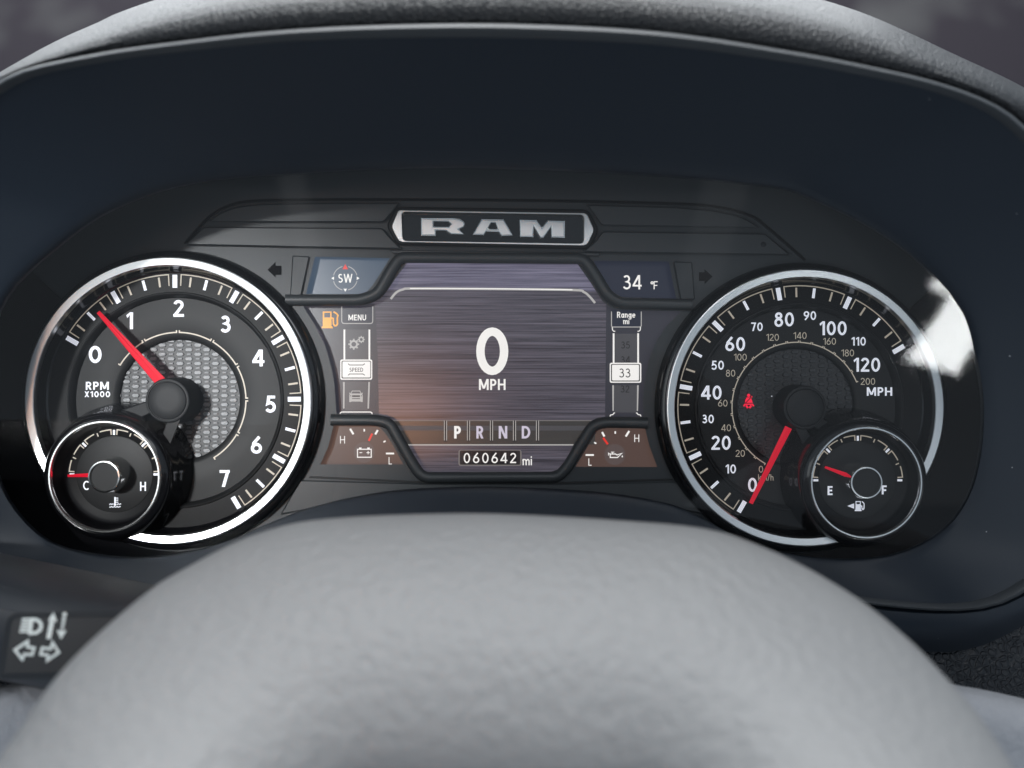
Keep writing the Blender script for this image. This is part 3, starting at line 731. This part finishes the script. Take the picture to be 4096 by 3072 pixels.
# compass
cs = screen('compass_screen', COMP, 's_compass', 'blue-grey compass display reading SW')
cf = Flat()
for a in (0, 90, 180, 270): cf.ring(1381, 1113, 48, 3, a + 14, a + 76, 12)
cf.make('compass_ring', W0, 'e_grey', cs)
text('heading_text', 'SW', 1381, 1113, 35, W0 + .05, 'e_white', cs, t=.135, gap=.10)
Flat().poly([(1381, 1056), (1392, 1077), (1370, 1077)]).make('north_pointer', W0 + .05, 'e_red', cs)
Flat().poly([(1325, 1113), (1336, 1106), (1336, 1120)]).poly([(1438, 1113), (1427, 1106), (1427, 1120)]).poly([(1381, 1167), (1374, 1155), (1388, 1155)]).make('compass_pointer', W0 + .05, 'e_white', cs)
ts = screen('temperature_screen', TEMP, 's_temp', 'dark display reading 34 degrees')
text('temperature_number', '34', 2529, 1129, 57, W0, 'e_white', ts, t=.125, gap=.12)
text('temperature_unit', '*F', 2617, 1141, 32, W0, 'e_white', ts, t=.12, gap=.05)
# voltage and oil
vs = screen('voltage_screen', VOLT, 's_low_tint', 'display with battery symbol, warm reflection painted brown')
os_ = screen('oil_pressure_screen', OIL, 's_low_tint', 'display with oil can symbol, warm reflection painted brown')
def tk_line(par, name, x, y, ang, L, wd, m_='e_white'):
    a = math.radians(ang); dx, dy = math.cos(a) * L / 2, -math.sin(a) * L / 2
    Flat().stroke([(x - dx, y - dy), (x + dx, y + dy)], wd).make(name, W0 + .05, m_, par)
text('scale_letter', 'H', 1370, 1759, 30, W0, 'e_white', vs, t=.11); text('scale_letter', 'L', 1561, 1843, 29, W0, 'e_white', vs, t=.11)
for x, y, a, L, wd in ((1407, 1726, 122, 26, 8), (1457, 1721, 90, 10, 6), (1506, 1729, 60, 20, 8), (1538, 1766, 30, 10, 6), (1560, 1814, 0, 33, 7)): tk_line(vs, 'scale_tick', x, y, a, L, wd)
tk_line(vs, 'pointer', 1482, 1749, 64, 32, 8, 'e_red')
Flat().disc(1457, 1809, 42, 40).make('symbol_button', W0 + .02, 'e_sphere', vs)
Flat().stroke([(1430, 1797), (1430, 1829), (1485, 1829), (1485, 1797)], 4, True).rect(1436, 1790, 1446, 1797).rect(1469, 1790, 1479, 1797).rect(1438, 1809, 1449, 1812).rect(1466, 1809, 1479, 1812).rect(1471, 1804, 1474, 1817).make('battery_icon', W0 + .08, 'e_white', vs)
text('scale_letter', 'H', 2547, 1753, 30, W0, 'e_white', os_, t=.11); text('scale_letter', 'L', 2360, 1848, 29, W0, 'e_white', os_, t=.11)
for x, y, a, L, wd in ((2510, 1735, 58, 26, 8), (2461, 1730, 90, 10, 6), (2413, 1737, 118, 20, 8), (2381, 1772, 150, 10, 6), (2359, 1820, 0, 33, 7)): tk_line(os_, 'scale_tick', x, y, a, L, wd)
tk_line(os_, 'pointer', 2422, 1764, 126, 32, 8, 'e_red')
Flat().disc(2459, 1818, 42, 40).make('symbol_button', W0 + .02, 'e_sphere', os_)
Flat().stroke([(2441, 1816), (2441, 1830), (2470, 1830), (2488, 1813), (2468, 1820), (2462, 1816)], 4, True).stroke([(2441, 1818), (2434, 1812), (2434, 1822)], 3).stroke([(2450, 1815), (2450, 1810)], 3).rect(2444, 1807, 2457, 1810).poly([(2489, 1820), (2492, 1827), (2489, 1830), (2486, 1827)]).make('oil_can_icon', W0 + .08, 'e_white', os_)

# ================================================================== ROUND GAUGES
def polarpt(c, r, a, w):
    """image point at angle a, apparent radius r around axis c at height w"""
    k = K(w); cx, cy = CX + (c[0] - CX) / k, CY + (c[1] - CY) / k
    return (cx + r * math.cos(math.radians(a)), cy - r * math.sin(math.radians(a)))

def radial(par, name, c, a, r0, r1, wd, w, m_, w1=None):
    Flat().stroke([polarpt(c, r0, a, w), polarpt(c, r1, a, w)], wd, w1=w1).make(name, w, m_, par)

def arcpts(c, r, a0, a1, w, n=14): return [polarpt(c, r, a0 + (a1 - a0) * i / n, w) for i in range(n + 1)]

def gap(c, c2, r):
    """arc of a ring of radius r that stays clear of the small gauge at c2"""
    dx, dy = c2[0] - c[0], c[1] - c2[1]; d = math.hypot(dx, dy)
    h = math.degrees(math.acos(max(-1, min(1, (d * d + r * r - 245 ** 2) / (2 * d * r))))); a = math.degrees(math.atan2(dy, dx))
    return a + h, a + 360 - h

def big_gauge(name, label, cat, c, k, a_start, step, n_major, dark, c2):
    g = thing(name, label, cat, Q(c[0], c[1] + 600 * k, 0), 'large dial gauges')
    R = lambda L: [(r * k, w) for r, w in L]
    lathe('gauge_body', c, R([(600, -6), (599, 2.5), (595, 4.8), (588, 5.7), (578, 6.0), (575, 5.2)]), 'gloss', g, *gap(c, c2, 592 * k))
    lathe('bezel_ring', c, R([(577, 4.8), (577, 6.9), (573.5, 7.5), (570, 7.6), (543, 7.1), (540, 6.8), (536.5, 5.9), (535, 4.6)]), 'chrome', g, *gap(c, c2, 552 * k), auto=22)['label'] = 'satin chrome bezel ring'
    lathe('inner_wall', c, R([(537, 5.0), (530, 3.4), (522, 1.6), (516, 0.5), (509, 0.0)]), 'gloss', g, *gap(c, c2, 524 * k))
    tr_ = lathe('tick_ring', c, R([(510, 0.0), (470, -0.15), (432, -0.3)]), 'tickring', g)
    lathe('step_ring', c, R([(434, -0.3), (431, 0.25), (427, 0.35), (422, 0.0), (414, -1.6), (408, -2.9)]), 'dial', g)
    df = lathe('dial_face', c, R([(409, -2.9), (340, -3.0), (264, -3.0), (250, -3.5), (242, -4.1), (240, -4.5), (239.5, -5.3)]), 'dial', g)
    WT = 0.12
    for i in range(n_major):
        a = a_start + step * i
        radial(tr_, 'tick_mark', c, a, 450 * k, 502 * k, 19 * k, WT, 'white')
        if i == n_major - 1: break
        for q, (r0, r1, wd, m_) in ((.25, (456, 495, 7.5, 'beige')), (.5, (455, 496, 11.5, 'white')), (.75, (456, 495, 7.5, 'beige'))):
            radial(tr_, 'tick_mark', c, a + step * q, r0 * k, r1 * k, wd * k, WT, m_)
        sgn = 1 if step > 0 else -1; d0 = 2.9 * sgn; e0 = a + d0; e1 = a + step - d0
        P = [polarpt(c, 458 * k, e0, WT)] + arcpts(c, 503 * k, e0, e1, WT) + [polarpt(c, 458 * k, e1, WT)]
        Flat().stroke(P, 4.2 * k).make('bracket_line', WT, 'beige', tr_)
    md = discmesh('mesh_disc', c, 262 * k, -5.2, 'meshbackshade' if dark else 'meshback', g)  # speedometer takes the backing with shade in its colour
    return g, tr_, df, md

def hexcell(wd, ht, b):
    """one raised cell of the woven mesh, origin at its centre"""
    x, y = wd / 2 * S, ht / 2 * S; c = 0.62
    o = [(-x, 0), (-x * c, -y), (x * c, -y), (x, 0), (x * c, y), (-x * c, y)] if b else [(-x, -y), (x, -y), (x, y), (-x, y)]
    n = len(o); V = [(px, 0, pz) for px, pz in o] + [(px * .86, -0.00045, pz * .80) for px, pz in o]
    F = [(i, (i + 1) % n, n + (i + 1) % n, n + i) for i in range(n)] + [tuple(n + i for i in range(n))]
    me = bpy.data.meshes.new('mesh_cell' if b else 'mesh_bar'); me.from_pydata(V, [], F); return me

def weave(par, c, r, w, material, joined):
    big, small = hexcell(34, 15.5, True), hexcell(19, 6.5, False)
    for me in (big, small): me.materials.append(M[material])
    k = K(w); L = root_loc(par); rows = int(r / 18.3) + 1; JV, JF = [], []
    for j in range(-rows, rows + 1):
        for i in range(-14, 15):
            isbig = (i + j) % 2 == 0
            u, v = c[0] + i * 35.5 * k, c[1] + j * 18.3 * k
            if math.hypot(u - c[0], v - c[1]) > (r + 12) * k: continue
            me = big if isbig else small; loc = Q(u, v, w)
            if joined:
                b = len(JV); JV += [Vector(q.co) + loc for q in me.vertices]; JF += [tuple(b + x for x in p.vertices) for p in me.polygons]
            else:
                o = bpy.data.objects.new('mesh_cell' if isbig else 'mesh_bar', me); COL.objects.link(o); o.parent = par; o.location = loc - L
    if joined:
        o = build('mesh_cells', JV, JF, material, par); o['kind'] = 'stuff'

# ---- tachometer
tach, t_tick, t_face, t_mesh = big_gauge('tachometer', 'tachometer with numbers 0 to 7 and bright bezel, at the left of the cluster', 'gauge', TC, 1.0, 150, -29.9, 8, False, CC)
weave(t_mesh, TC, 238, -5.15, 'cell', False)
WD = -2.85
def z1(x, y): return (50 + .7836 * x, 950 + .7836 * y)
for s_, x, y in (('0', 422, 597), ('1', 598, 425), ('2', 848, 362), ('3', 1087, 442), ('4', 1255, 615), ('5', 1318, 850), ('6', 1245, 1060), ('7', 1083, 1230)):
    px, py = z1(x, y); text('numeral', s_, px, py, 67, WD, 'white', t_face, t=.168, wide=1.32 if s_ == '0' else 1.12)
px, py = z1(433, 757); text('unit_text', 'RPM', px, py, 32, WD, 'white', t_face, t=.17, gap=.13, wide=1.30)
px, py = z1(433, 800); text('unit_text', 'X1000', px, py, 23, WD, 'white', t_face, t=.17, gap=.15, wide=1.32)
for i in range(7):
    a = 150 - 29.9 * i
    P = [polarpt(TC, 280, a - 1.2, WD)] + arcpts(TC, 271, a - 1.2, a - 28.7, WD) + [polarpt(TC, 280, a - 28.7, WD)]
    Flat().stroke(P, 5).make('scale_arc', WD, 'beige', t_face)

def needle(par, base, tip, w0, w1, b0, b1, h=1.3):
    """ridged pointer from base to tip"""
    B, T = Vector(base), Vector(tip); n = Vector((-(T - B).y, (T - B).x)).normalized()
    V = []; 
    for p, w, b in ((B, w0, b0), (T, w1, b1)):
        for s_, dz in ((-1, -h), (-0.92, 0), (0.15, 0.35), (0.92, 0), (1, -h)):
            q = p + n * b / 2 * s_; V.append(I(q.x, q.y, w + dz))
    F = [(i, i + 1, i + 6, i + 5) for i in range(4)] + [(0, 1, 2, 3, 4), (5, 6, 7, 8, 9)]
    o = build('needle', V, F, 'needle', par); return o

def hub(par, c, r, w_top, w_bot, parts=True):
    b = lathe('hub', c, [(r * 1.02, w_bot), (r * 1.0, w_top - 1.0), (r * 0.97, w_top - .2), (r * .93, w_top), (r * .88, w_top), (r * .86, w_top - .5), (r * .84, w_top - .5)], 'hub', par)
    lathe('hub_cap', c, [(r * .845, w_top - .8), (r * .83, w_top - .15), (r * .79, w_top + .1), (r * .4, w_top + .25), (0.5, w_top + .3)], 'hub', b)
    return b

def strut(par, p0, p1, b0, b1, w0, w1):
    A, B = Vector(p0), Vector(p1); n = Vector((-(B - A).y, (B - A).x)).normalized(); V = []
    for p, b, w in ((A, b0, w0), (B, b1, w1)):
        for s_, dz in ((-1, -3), (-1, -.4), (-.85, 0), (.85, 0), (1, -.4), (1, -3)): q = p + n * b / 2 * s_; V.append(I(q.x, q.y, w + dz))
    F = [(i, i + 1, i + 7, i + 6) for i in range(5)] + [tuple(range(6)), tuple(range(6, 12))]
    return build('bracket_strut', V, F, 'hub', par)

needle(tach, z1(762, 742), z1(437, 380), 5.2, 4.6, 46, 15)
hub(tach, TC, 90, 8.0, -5)
strut(tach, z1(735, 850), z1(575, 915), 46, 62, 7.2, 6.4)
strut(tach, z1(832, 915), z1(775, 1060), 50, 46, 7.2, 6.4)

# ---- speedometer
kS = SR / 475.5
spd, s_tick, s_face, s_mesh = big_gauge('speedometer', 'speedometer with numbers 0 to 120 and duller bezel, at the right of the cluster', 'gauge', SCn, kS, 240, -34.95, 7, True, FC)
weave(s_mesh, SCn, 228, -5.15, 'cellshade', True)
def z2(x, y): return (2550 + .844 * x, 950 + .844 * y)
for s_, x, y, h in (('0', 545, 1172, 62), ('10', 442, 1097, 40), ('20', 396, 973, 62), ('30', 334, 860, 38), ('40', 350, 735, 62), ('50', 380, 605, 40), ('60', 463, 505, 62), ('70', 566, 423, 38),
                    ('80', 695, 388, 62), ('90', 817, 370, 39), ('100', 927, 430, 62), ('110', 1048, 492, 38), ('120', 1087, 603, 62)):
    px, py = z2(x, y); text('numeral', s_, px, py, h * .9, WD, 'white', s_face, t=.158, gap=.12, wide=1.08)
px, py = z2(1147, 730); text('unit_text', 'MPH', px, py, 34, WD, 'white', s_face, t=.17, gap=.13, wide=1.30)
for s_, x, y in (('0', 585, 1098), ('20', 487, 1023), ('40', 420, 902), ('60', 404, 785), ('80', 441, 643), ('100', 487, 567), ('120', 640, 473), ('140', 770, 465), ('160', 910, 492), ('180', 996, 547), ('200', 1092, 682)):
    px, py = z2(x, y); text('small_numeral', s_, px, py, 27, WD, 'beige', s_face, t=.10, gap=.12, wide=1.06)
px, py = z2(608, 1137); text('small_numeral', 'km/h', px, py, 25, WD, 'beige', s_face, t=.10, gap=.12)
sa0, sa1 = 241.5, 22.0
for i in range(20):
    a = sa0 + (sa1 - sa0) * i / 20; b = sa0 + (sa1 - sa0) * (i + 1) / 20
    P = [polarpt(SCn, 266, a - .7, WD)] + arcpts(SCn, 259, a - .7, b + .7, WD, 4) + [polarpt(SCn, 266, b + .7, WD)]
    Flat().stroke(P, 4).make('scale_arc', WD, 'beige', s_face)
needle(spd, z2(716, 900), z2(537, 1260), 4.2, 3.6, 30, 17)
hub(spd, SCn, 88, 7.0, -5)
strut(spd, z2(840, 870), z2(930, 922), 44, 52, 6.2, 5.4)
strut(spd, z2(765, 890), z2(812, 985), 40, 44, 6.2, 5.4)
# red seat-belt lamp
def zb(x, y): return (2850 + .3617 * x, 1350 + .3617 * y)
sb = Flat(); sb.disc(*zb(400, 640), 6.5, 14)
sb.poly([zb(*q) for q in ((378, 662), (420, 662), (436, 690), (444, 722), (358, 722), (364, 690))])
sb.stroke([zb(356, 738), zb(446, 738)], 5).stroke([zb(345, 760), zb(362, 736)], 6).stroke([zb(456, 760), zb(440, 736)], 6)
sb.stroke([zb(372, 750), zb(392, 780)], 8).stroke([zb(430, 750), zb(408, 780)], 8).stroke([zb(424, 668), zb(438, 650)], 5)
lampo = sb.make('seat_belt_lamp', -4.4, 'e_warn', s_face); lampo['label'] = 'lit red seat belt warning lamp'
Flat().stroke([zb(362, 728), zb(432, 656)], 3).make('seat_belt_strap', -4.3, 'tickring', s_face)
Flat().disc(3087, 1585, 2.5, 10).make('white_dot', -4.4, 'white', s_face)  # tiny white dot on the dial

# ---- small gauges
def small_gauge(name, label, c, needle_pts, mirror, fill):
    g = thing(name, label, 'gauge', Q(c[0], c[1] + 250, 0), 'small dial gauges')
    lathe('gauge_body', c, [(279, -5), (276, 0), (272, 3.0), (266, 4.6), (262, 6.0), (258, 9.0), (251, 11.2), (240, 12.6), (230, 13.1), (222, 12.6)], 'gloss', g, n=96)
    lathe('bezel_ring', c, [(226, 11.6), (225.5, 13.0), (222, 13.7), (217, 13.7), (213.5, 13.0), (211, 11.0)], 'brightchrome', g, n=96)['label'] = 'thin bright chrome ring'
    lathe('inner_wall', c, [(213, 12.4), (206, 10.5), (202, 8.0), (198, 6.2), (192, 5.6), (180, 5.3)], 'wall', g, n=96)
    tr_ = lathe('tick_ring', c, [(182, 5.3), (166, 4.9), (152, 4.6)], 'tickring', g, n=96)
    df = lathe('dial_face', c, [(154, 4.3), (153, 4.8), (150, 4.9), (60, 4.9), (1, 4.9)], 'dial', g, n=96)
    w = 5.35
    for k in range(5):
        a = 180 - 45 * k
        radial(tr_, 'tick_mark', c, a, 158, 178, 8.5, w, 'white')
        if k == 4: break
        radial(tr_, 'tick_mark', c, a - 22.5, 164, 178, 4.5, w, 'beige')
        for e0, e1 in ((a - 4.0, a - 18.5), (a - 41.0, a - 26.5)):
            P = [polarpt(c, 159, e0, w)] + arcpts(c, 179, e0, e1, w, 5)
            Flat().stroke(P, 4.5).make('bracket_line', w, 'beige', tr_)
    hb = lathe('hub', c, [(72, 4.9), (69, 8.0), (66.5, 12.2), (65.5, 13.2), (63, 13.7), (58, 13.8), (55.5, 13.3), (55, 12.6)], 'brightchrome', g, n=64)
    hb['label'] = 'chrome rimmed hub'
    discmesh('hub_cap', c, 56, 12.9, 'dial', hb, 48)
    needle(g, needle_pts[0], needle_pts[1], 9.4, 8.6, needle_pts[2], needle_pts[3], 0.9)
    return g, df
def zc(x, y): return (130 + .3617 * x, 1600 + .3617 * y)
cool, c_face = small_gauge('temperature_gauge', 'small coolant gauge marked C and H at the lower edge of the tachometer', CC, (zc(655, 830), zc(388, 838), 17, 10), False, 0)
WF = 4.95
px, py = zc(592, 945); text('scale_letter', 'C', px, py, 37, WF, 'white', c_face, t=.15)
px, py = zc(1222, 955); text('scale_letter', 'H', px, py, 36, WF, 'white', c_face, t=.16)
th = Flat()
th.stroke([zc(912, 1072), zc(912, 1150)], 6).disc(*zc(912, 1158), 5, 14)
for y in (1085, 1107, 1130): th.stroke([zc(918, y), zc(948, y)], 3.5)
for y, xa, xb in ((1152, 848, 895), (1152, 930, 980)): th.stroke([zc(xa + (xb - xa) * i / 8, y + 6 * math.sin(i * 1.6)) for i in range(9)], 2.6)
th.stroke([zc(850 + 125 * i / 20, 1182 + 6 * math.sin(i * 1.25)) for i in range(21)], 2.8)
th.make('coolant_icon', WF, 'white', c_face)

def zf(x, y): return (3100 + .3918 * x, 1600 + .3918 * y)
fuel, f_face = small_gauge('fuel_gauge', 'small fuel gauge marked E and F at the lower edge of the speedometer', FC, (zf(748, 772), zf(510, 685), 18, 9), False, 0)
px, py = zf(562, 925); text('scale_letter', 'E', px, py, 36, WF, 'white', f_face, t=.19, wide=1.1)
px, py = zf(1115, 918); text('scale_letter', 'F', px, py, 36, WF, 'white', f_face, t=.19, wide=1.1)
pm = Flat()
pm.poly([zf(*q) for q in ((738, 1082), (808, 1055), (808, 1110))])
pm.poly([zf(*q) for q in ((822, 1032), (876, 1032), (876, 1120), (884, 1120), (884, 1134), (814, 1134), (814, 1120), (822, 1120))], [[zf(*q) for q in ((832, 1042), (832, 1064), (866, 1064), (866, 1042))]])
pm.stroke([zf(*q) for q in ((876, 1078), (886, 1082), (888, 1108), (898, 1118), (908, 1110), (910, 1060), (900, 1046), (886, 1036))], 4)
pm.make('fuel_pump_icon', WF, 'white', f_face)

# ================================================================== TURN-SIGNAL LEVER
lev = thing('turn_signal_lever', 'black control lever with white headlight and turn symbols, beside the steering wheel', 'control lever', I(300, 2720, 95))
# body: cross-section swept from the outer end towards the column
prof = [(0, 52), (14, 66), (60, 84), (120, 96), (170, 101), (205, 103), (226, 104.5), (262, 104.5), (380, 103), (470, 100), (505, 94), (515, 70), (515, 40)]
V = []; F = []; xs = [-2000, -1500, -1000, -620, -320, -160, 0, 160, 320, 480, 640, 800, 960]  # far left stretch is out of view, added to darken the lens reflection
for x in xs:
    yt = 2211 + (x / 622) * 128 if x >= 0 else 2211 + max(x, -320) * .12 + min(0, x + 320) * .03
    sc_ = 1 - max(0, x - 200) / 2600
    for dy, w in prof: V.append(I(x, yt + dy * sc_, w - max(0, x - 100) * 0.012))
np_ = len(prof)
for i in range(len(xs) - 1):
    for k in range(np_ - 1): F.append((i * np_ + k, i * np_ + k + 1, (i + 1) * np_ + k + 1, (i + 1) * np_ + k))
build('lever_body', V, F, mat('lever_plastic', (0.013, 0.016, 0.021), 0.46), lev, smooth=True, auto=45)
padl = prism('label_pad', rounded([(30, 2452), (660, 2440), (660, 2705), (-12, 2718)], [50, 20, 20, 30], 6), [], 100, 106.2, mat('pad_plastic', (0.006, 0.007, 0.009), 0.55), lev, 1.6, 24)
M['sym'] = mat('symbol_print', (0.62, 0.66, 0.64), 0.6)
def zl(x, y): return (0 + .1808 * x, 2400 + .1808 * y)
WS = 106.3
hl = Flat()
hl.stroke([zl(*q) for q in ((700, 430), (780, 430), (870, 470), (915, 560), (890, 660), (800, 725), (660, 735), (680, 600))], 13, True)
for k in range(5): hl.stroke([zl(490 - k * 15, 425 + k * 68), zl(670 - k * 8, 425 + k * 68)], 8.5)
hl.make('headlight_symbol', WS, 'sym', padl)
ar = Flat(); ar.poly([zl(*q) for q in ((1185, 270), (1265, 480), (1060, 450))]).stroke([zl(1150, 470), zl(1072, 860)], 18)
ar.make('arrow_symbol', WS, 'sym', padl)
dt = Flat(); dt.poly([zl(*q) for q in ((1255, 670), (1470, 675), (1350, 870))])
for k, (x, y) in enumerate(((1430, 320), (1412, 425), (1395, 520), (1382, 610))): dt.disc(*zl(x, y), 9 - k * .8, 12)
dt.make('arrow_symbol', WS, 'sym', padl)
Flat().stroke([zl(*q) for q in ((330, 1105), (610, 915), (610, 1040), (755, 1060), (710, 1210), (540, 1200), (490, 1310))], 11, True).make('turn_symbol', WS, 'sym', padl)
Flat().stroke([zl(*q) for q in ((935, 1060), (1120, 1080), (1165, 950), (1300, 1160), (1050, 1330), (1060, 1220), (900, 1200))], 11, True).make('turn_symbol', WS, 'sym', padl)

# ================================================================== STEERING WHEEL
SIL = [(-190, 3330), (-90, 3165), (0, 3028), (93, 2898), (185, 2759), (306, 2620), (444, 2490), (620, 2345), (769, 2258), (926, 2176), (1060, 2125), (1204, 2088), (1400, 2068), (1650, 2057), (1914, 2054), (2200, 2064),
       (2511, 2084), (2700, 2099), (2835, 2118), (2974, 2157), (3205, 2259), (3437, 2398), (3622, 2546), (3761, 2685), (3900, 2843), (3992, 2972), (4070, 3100), (4150, 3260)]
sil = catmull(SIL, 6, False)
FOC = (2048, 5200)
prof = [(40, -30), (12, -12), (0, 0), (18, 9), (60, 17), (130, 25), (230, 34), (340, 42), (450, 48), (560, 53), (680, 57), (820, 60), (960, 62), (1080, 61), (1180, 46), (1260, 30), (1290, -20)]
wheel = thing('steering_wheel', 'grey leather steering wheel rim in the blurred foreground, below the cluster', 'steering wheel', I(2048, 3300, 150))
V = []; F = []; n = len(sil)
for x, y in sil:
    d = Vector((FOC[0] - x, FOC[1] - y)).normalized(); base = 112 + 48 * max(0, (y - 2054)) / 1000
    for q, dw in prof: V.append(I(x + d.x * q, y + d.y * q, min(base + dw, 250)))
m = len(prof)
for i in range(n - 1):
    for k in range(m):
        j = (k + 1) % m; F.append((i * m + k, i * m + j, (i + 1) * m + j, (i + 1) * m + k))
F += [tuple(range(m)), tuple((n - 1) * m + k for k in range(m))]
M['wheel'] = mat('lit_leather', (0.285, 0.283, 0.282), 0.50, spec=0.4, bump=('noise', 380, 0.9, 0.0011))  # dark leather, its strong lighting put into the grey base colour
rim = build('rim', V, F, 'wheel', wheel, smooth=True); rim['label'] = 'grey leather wrapped rim'

# pale soft forms either side of the rim
def blob(name, label, pts, w, thick):
    o = catmull(pts, 6); cx = sum(p[0] for p in o) / len(o); cy = sum(p[1] for p in o) / len(o); V = []; F = []; n = len(o)
    steps = [(1.0, -thick), (1.0, 0), (.96, thick * .35), (.85, thick * .7), (.6, thick * .95), (.3, thick)]
    for s_, dz in steps: V += [I(cx + (x - cx) * s_, cy + (y - cy) * s_, w + dz) for x, y in o]
    V.append(I(cx, cy, w + thick))
    for k in range(len(steps) - 1):
        for i in range(n): F.append((k * n + i, k * n + (i + 1) % n, (k + 1) * n + (i + 1) % n, (k + 1) * n + i))
    for i in range(n): F.append(((len(steps) - 1) * n + i, (len(steps) - 1) * n + (i + 1) % n, len(V) - 1))
    b = build(name, V, F, 'pale', smooth=True, loc=I(cx, cy, w)); tag(b, label, 'pad', 'pale pads beside the steering wheel'); return b
M['pale'] = mat('pale_soft_cover', (0.34, 0.345, 0.365), 0.8, bump=('noise', 250, 0.6, 0.002))
blob('pale_pad', 'blurred pale grey pad below the control lever, left of the rim', [(-1600, 2860), (-900, 2850), (-400, 2790), (-100, 2760), (60, 2735), (220, 2715), (330, 2800), (250, 3000), (150, 3300), (-400, 3400), (-1600, 3400)], 70, 16)  # left end stretched out of view to even the lens reflection
blob('pale_pad', 'blurred pale grey pad below the grained dashboard, right of the rim', [(3700, 2740), (3850, 2745), (4096, 2795), (4500, 2900), (4500, 3400), (3900, 3400), (3750, 3000)], 70, 16)
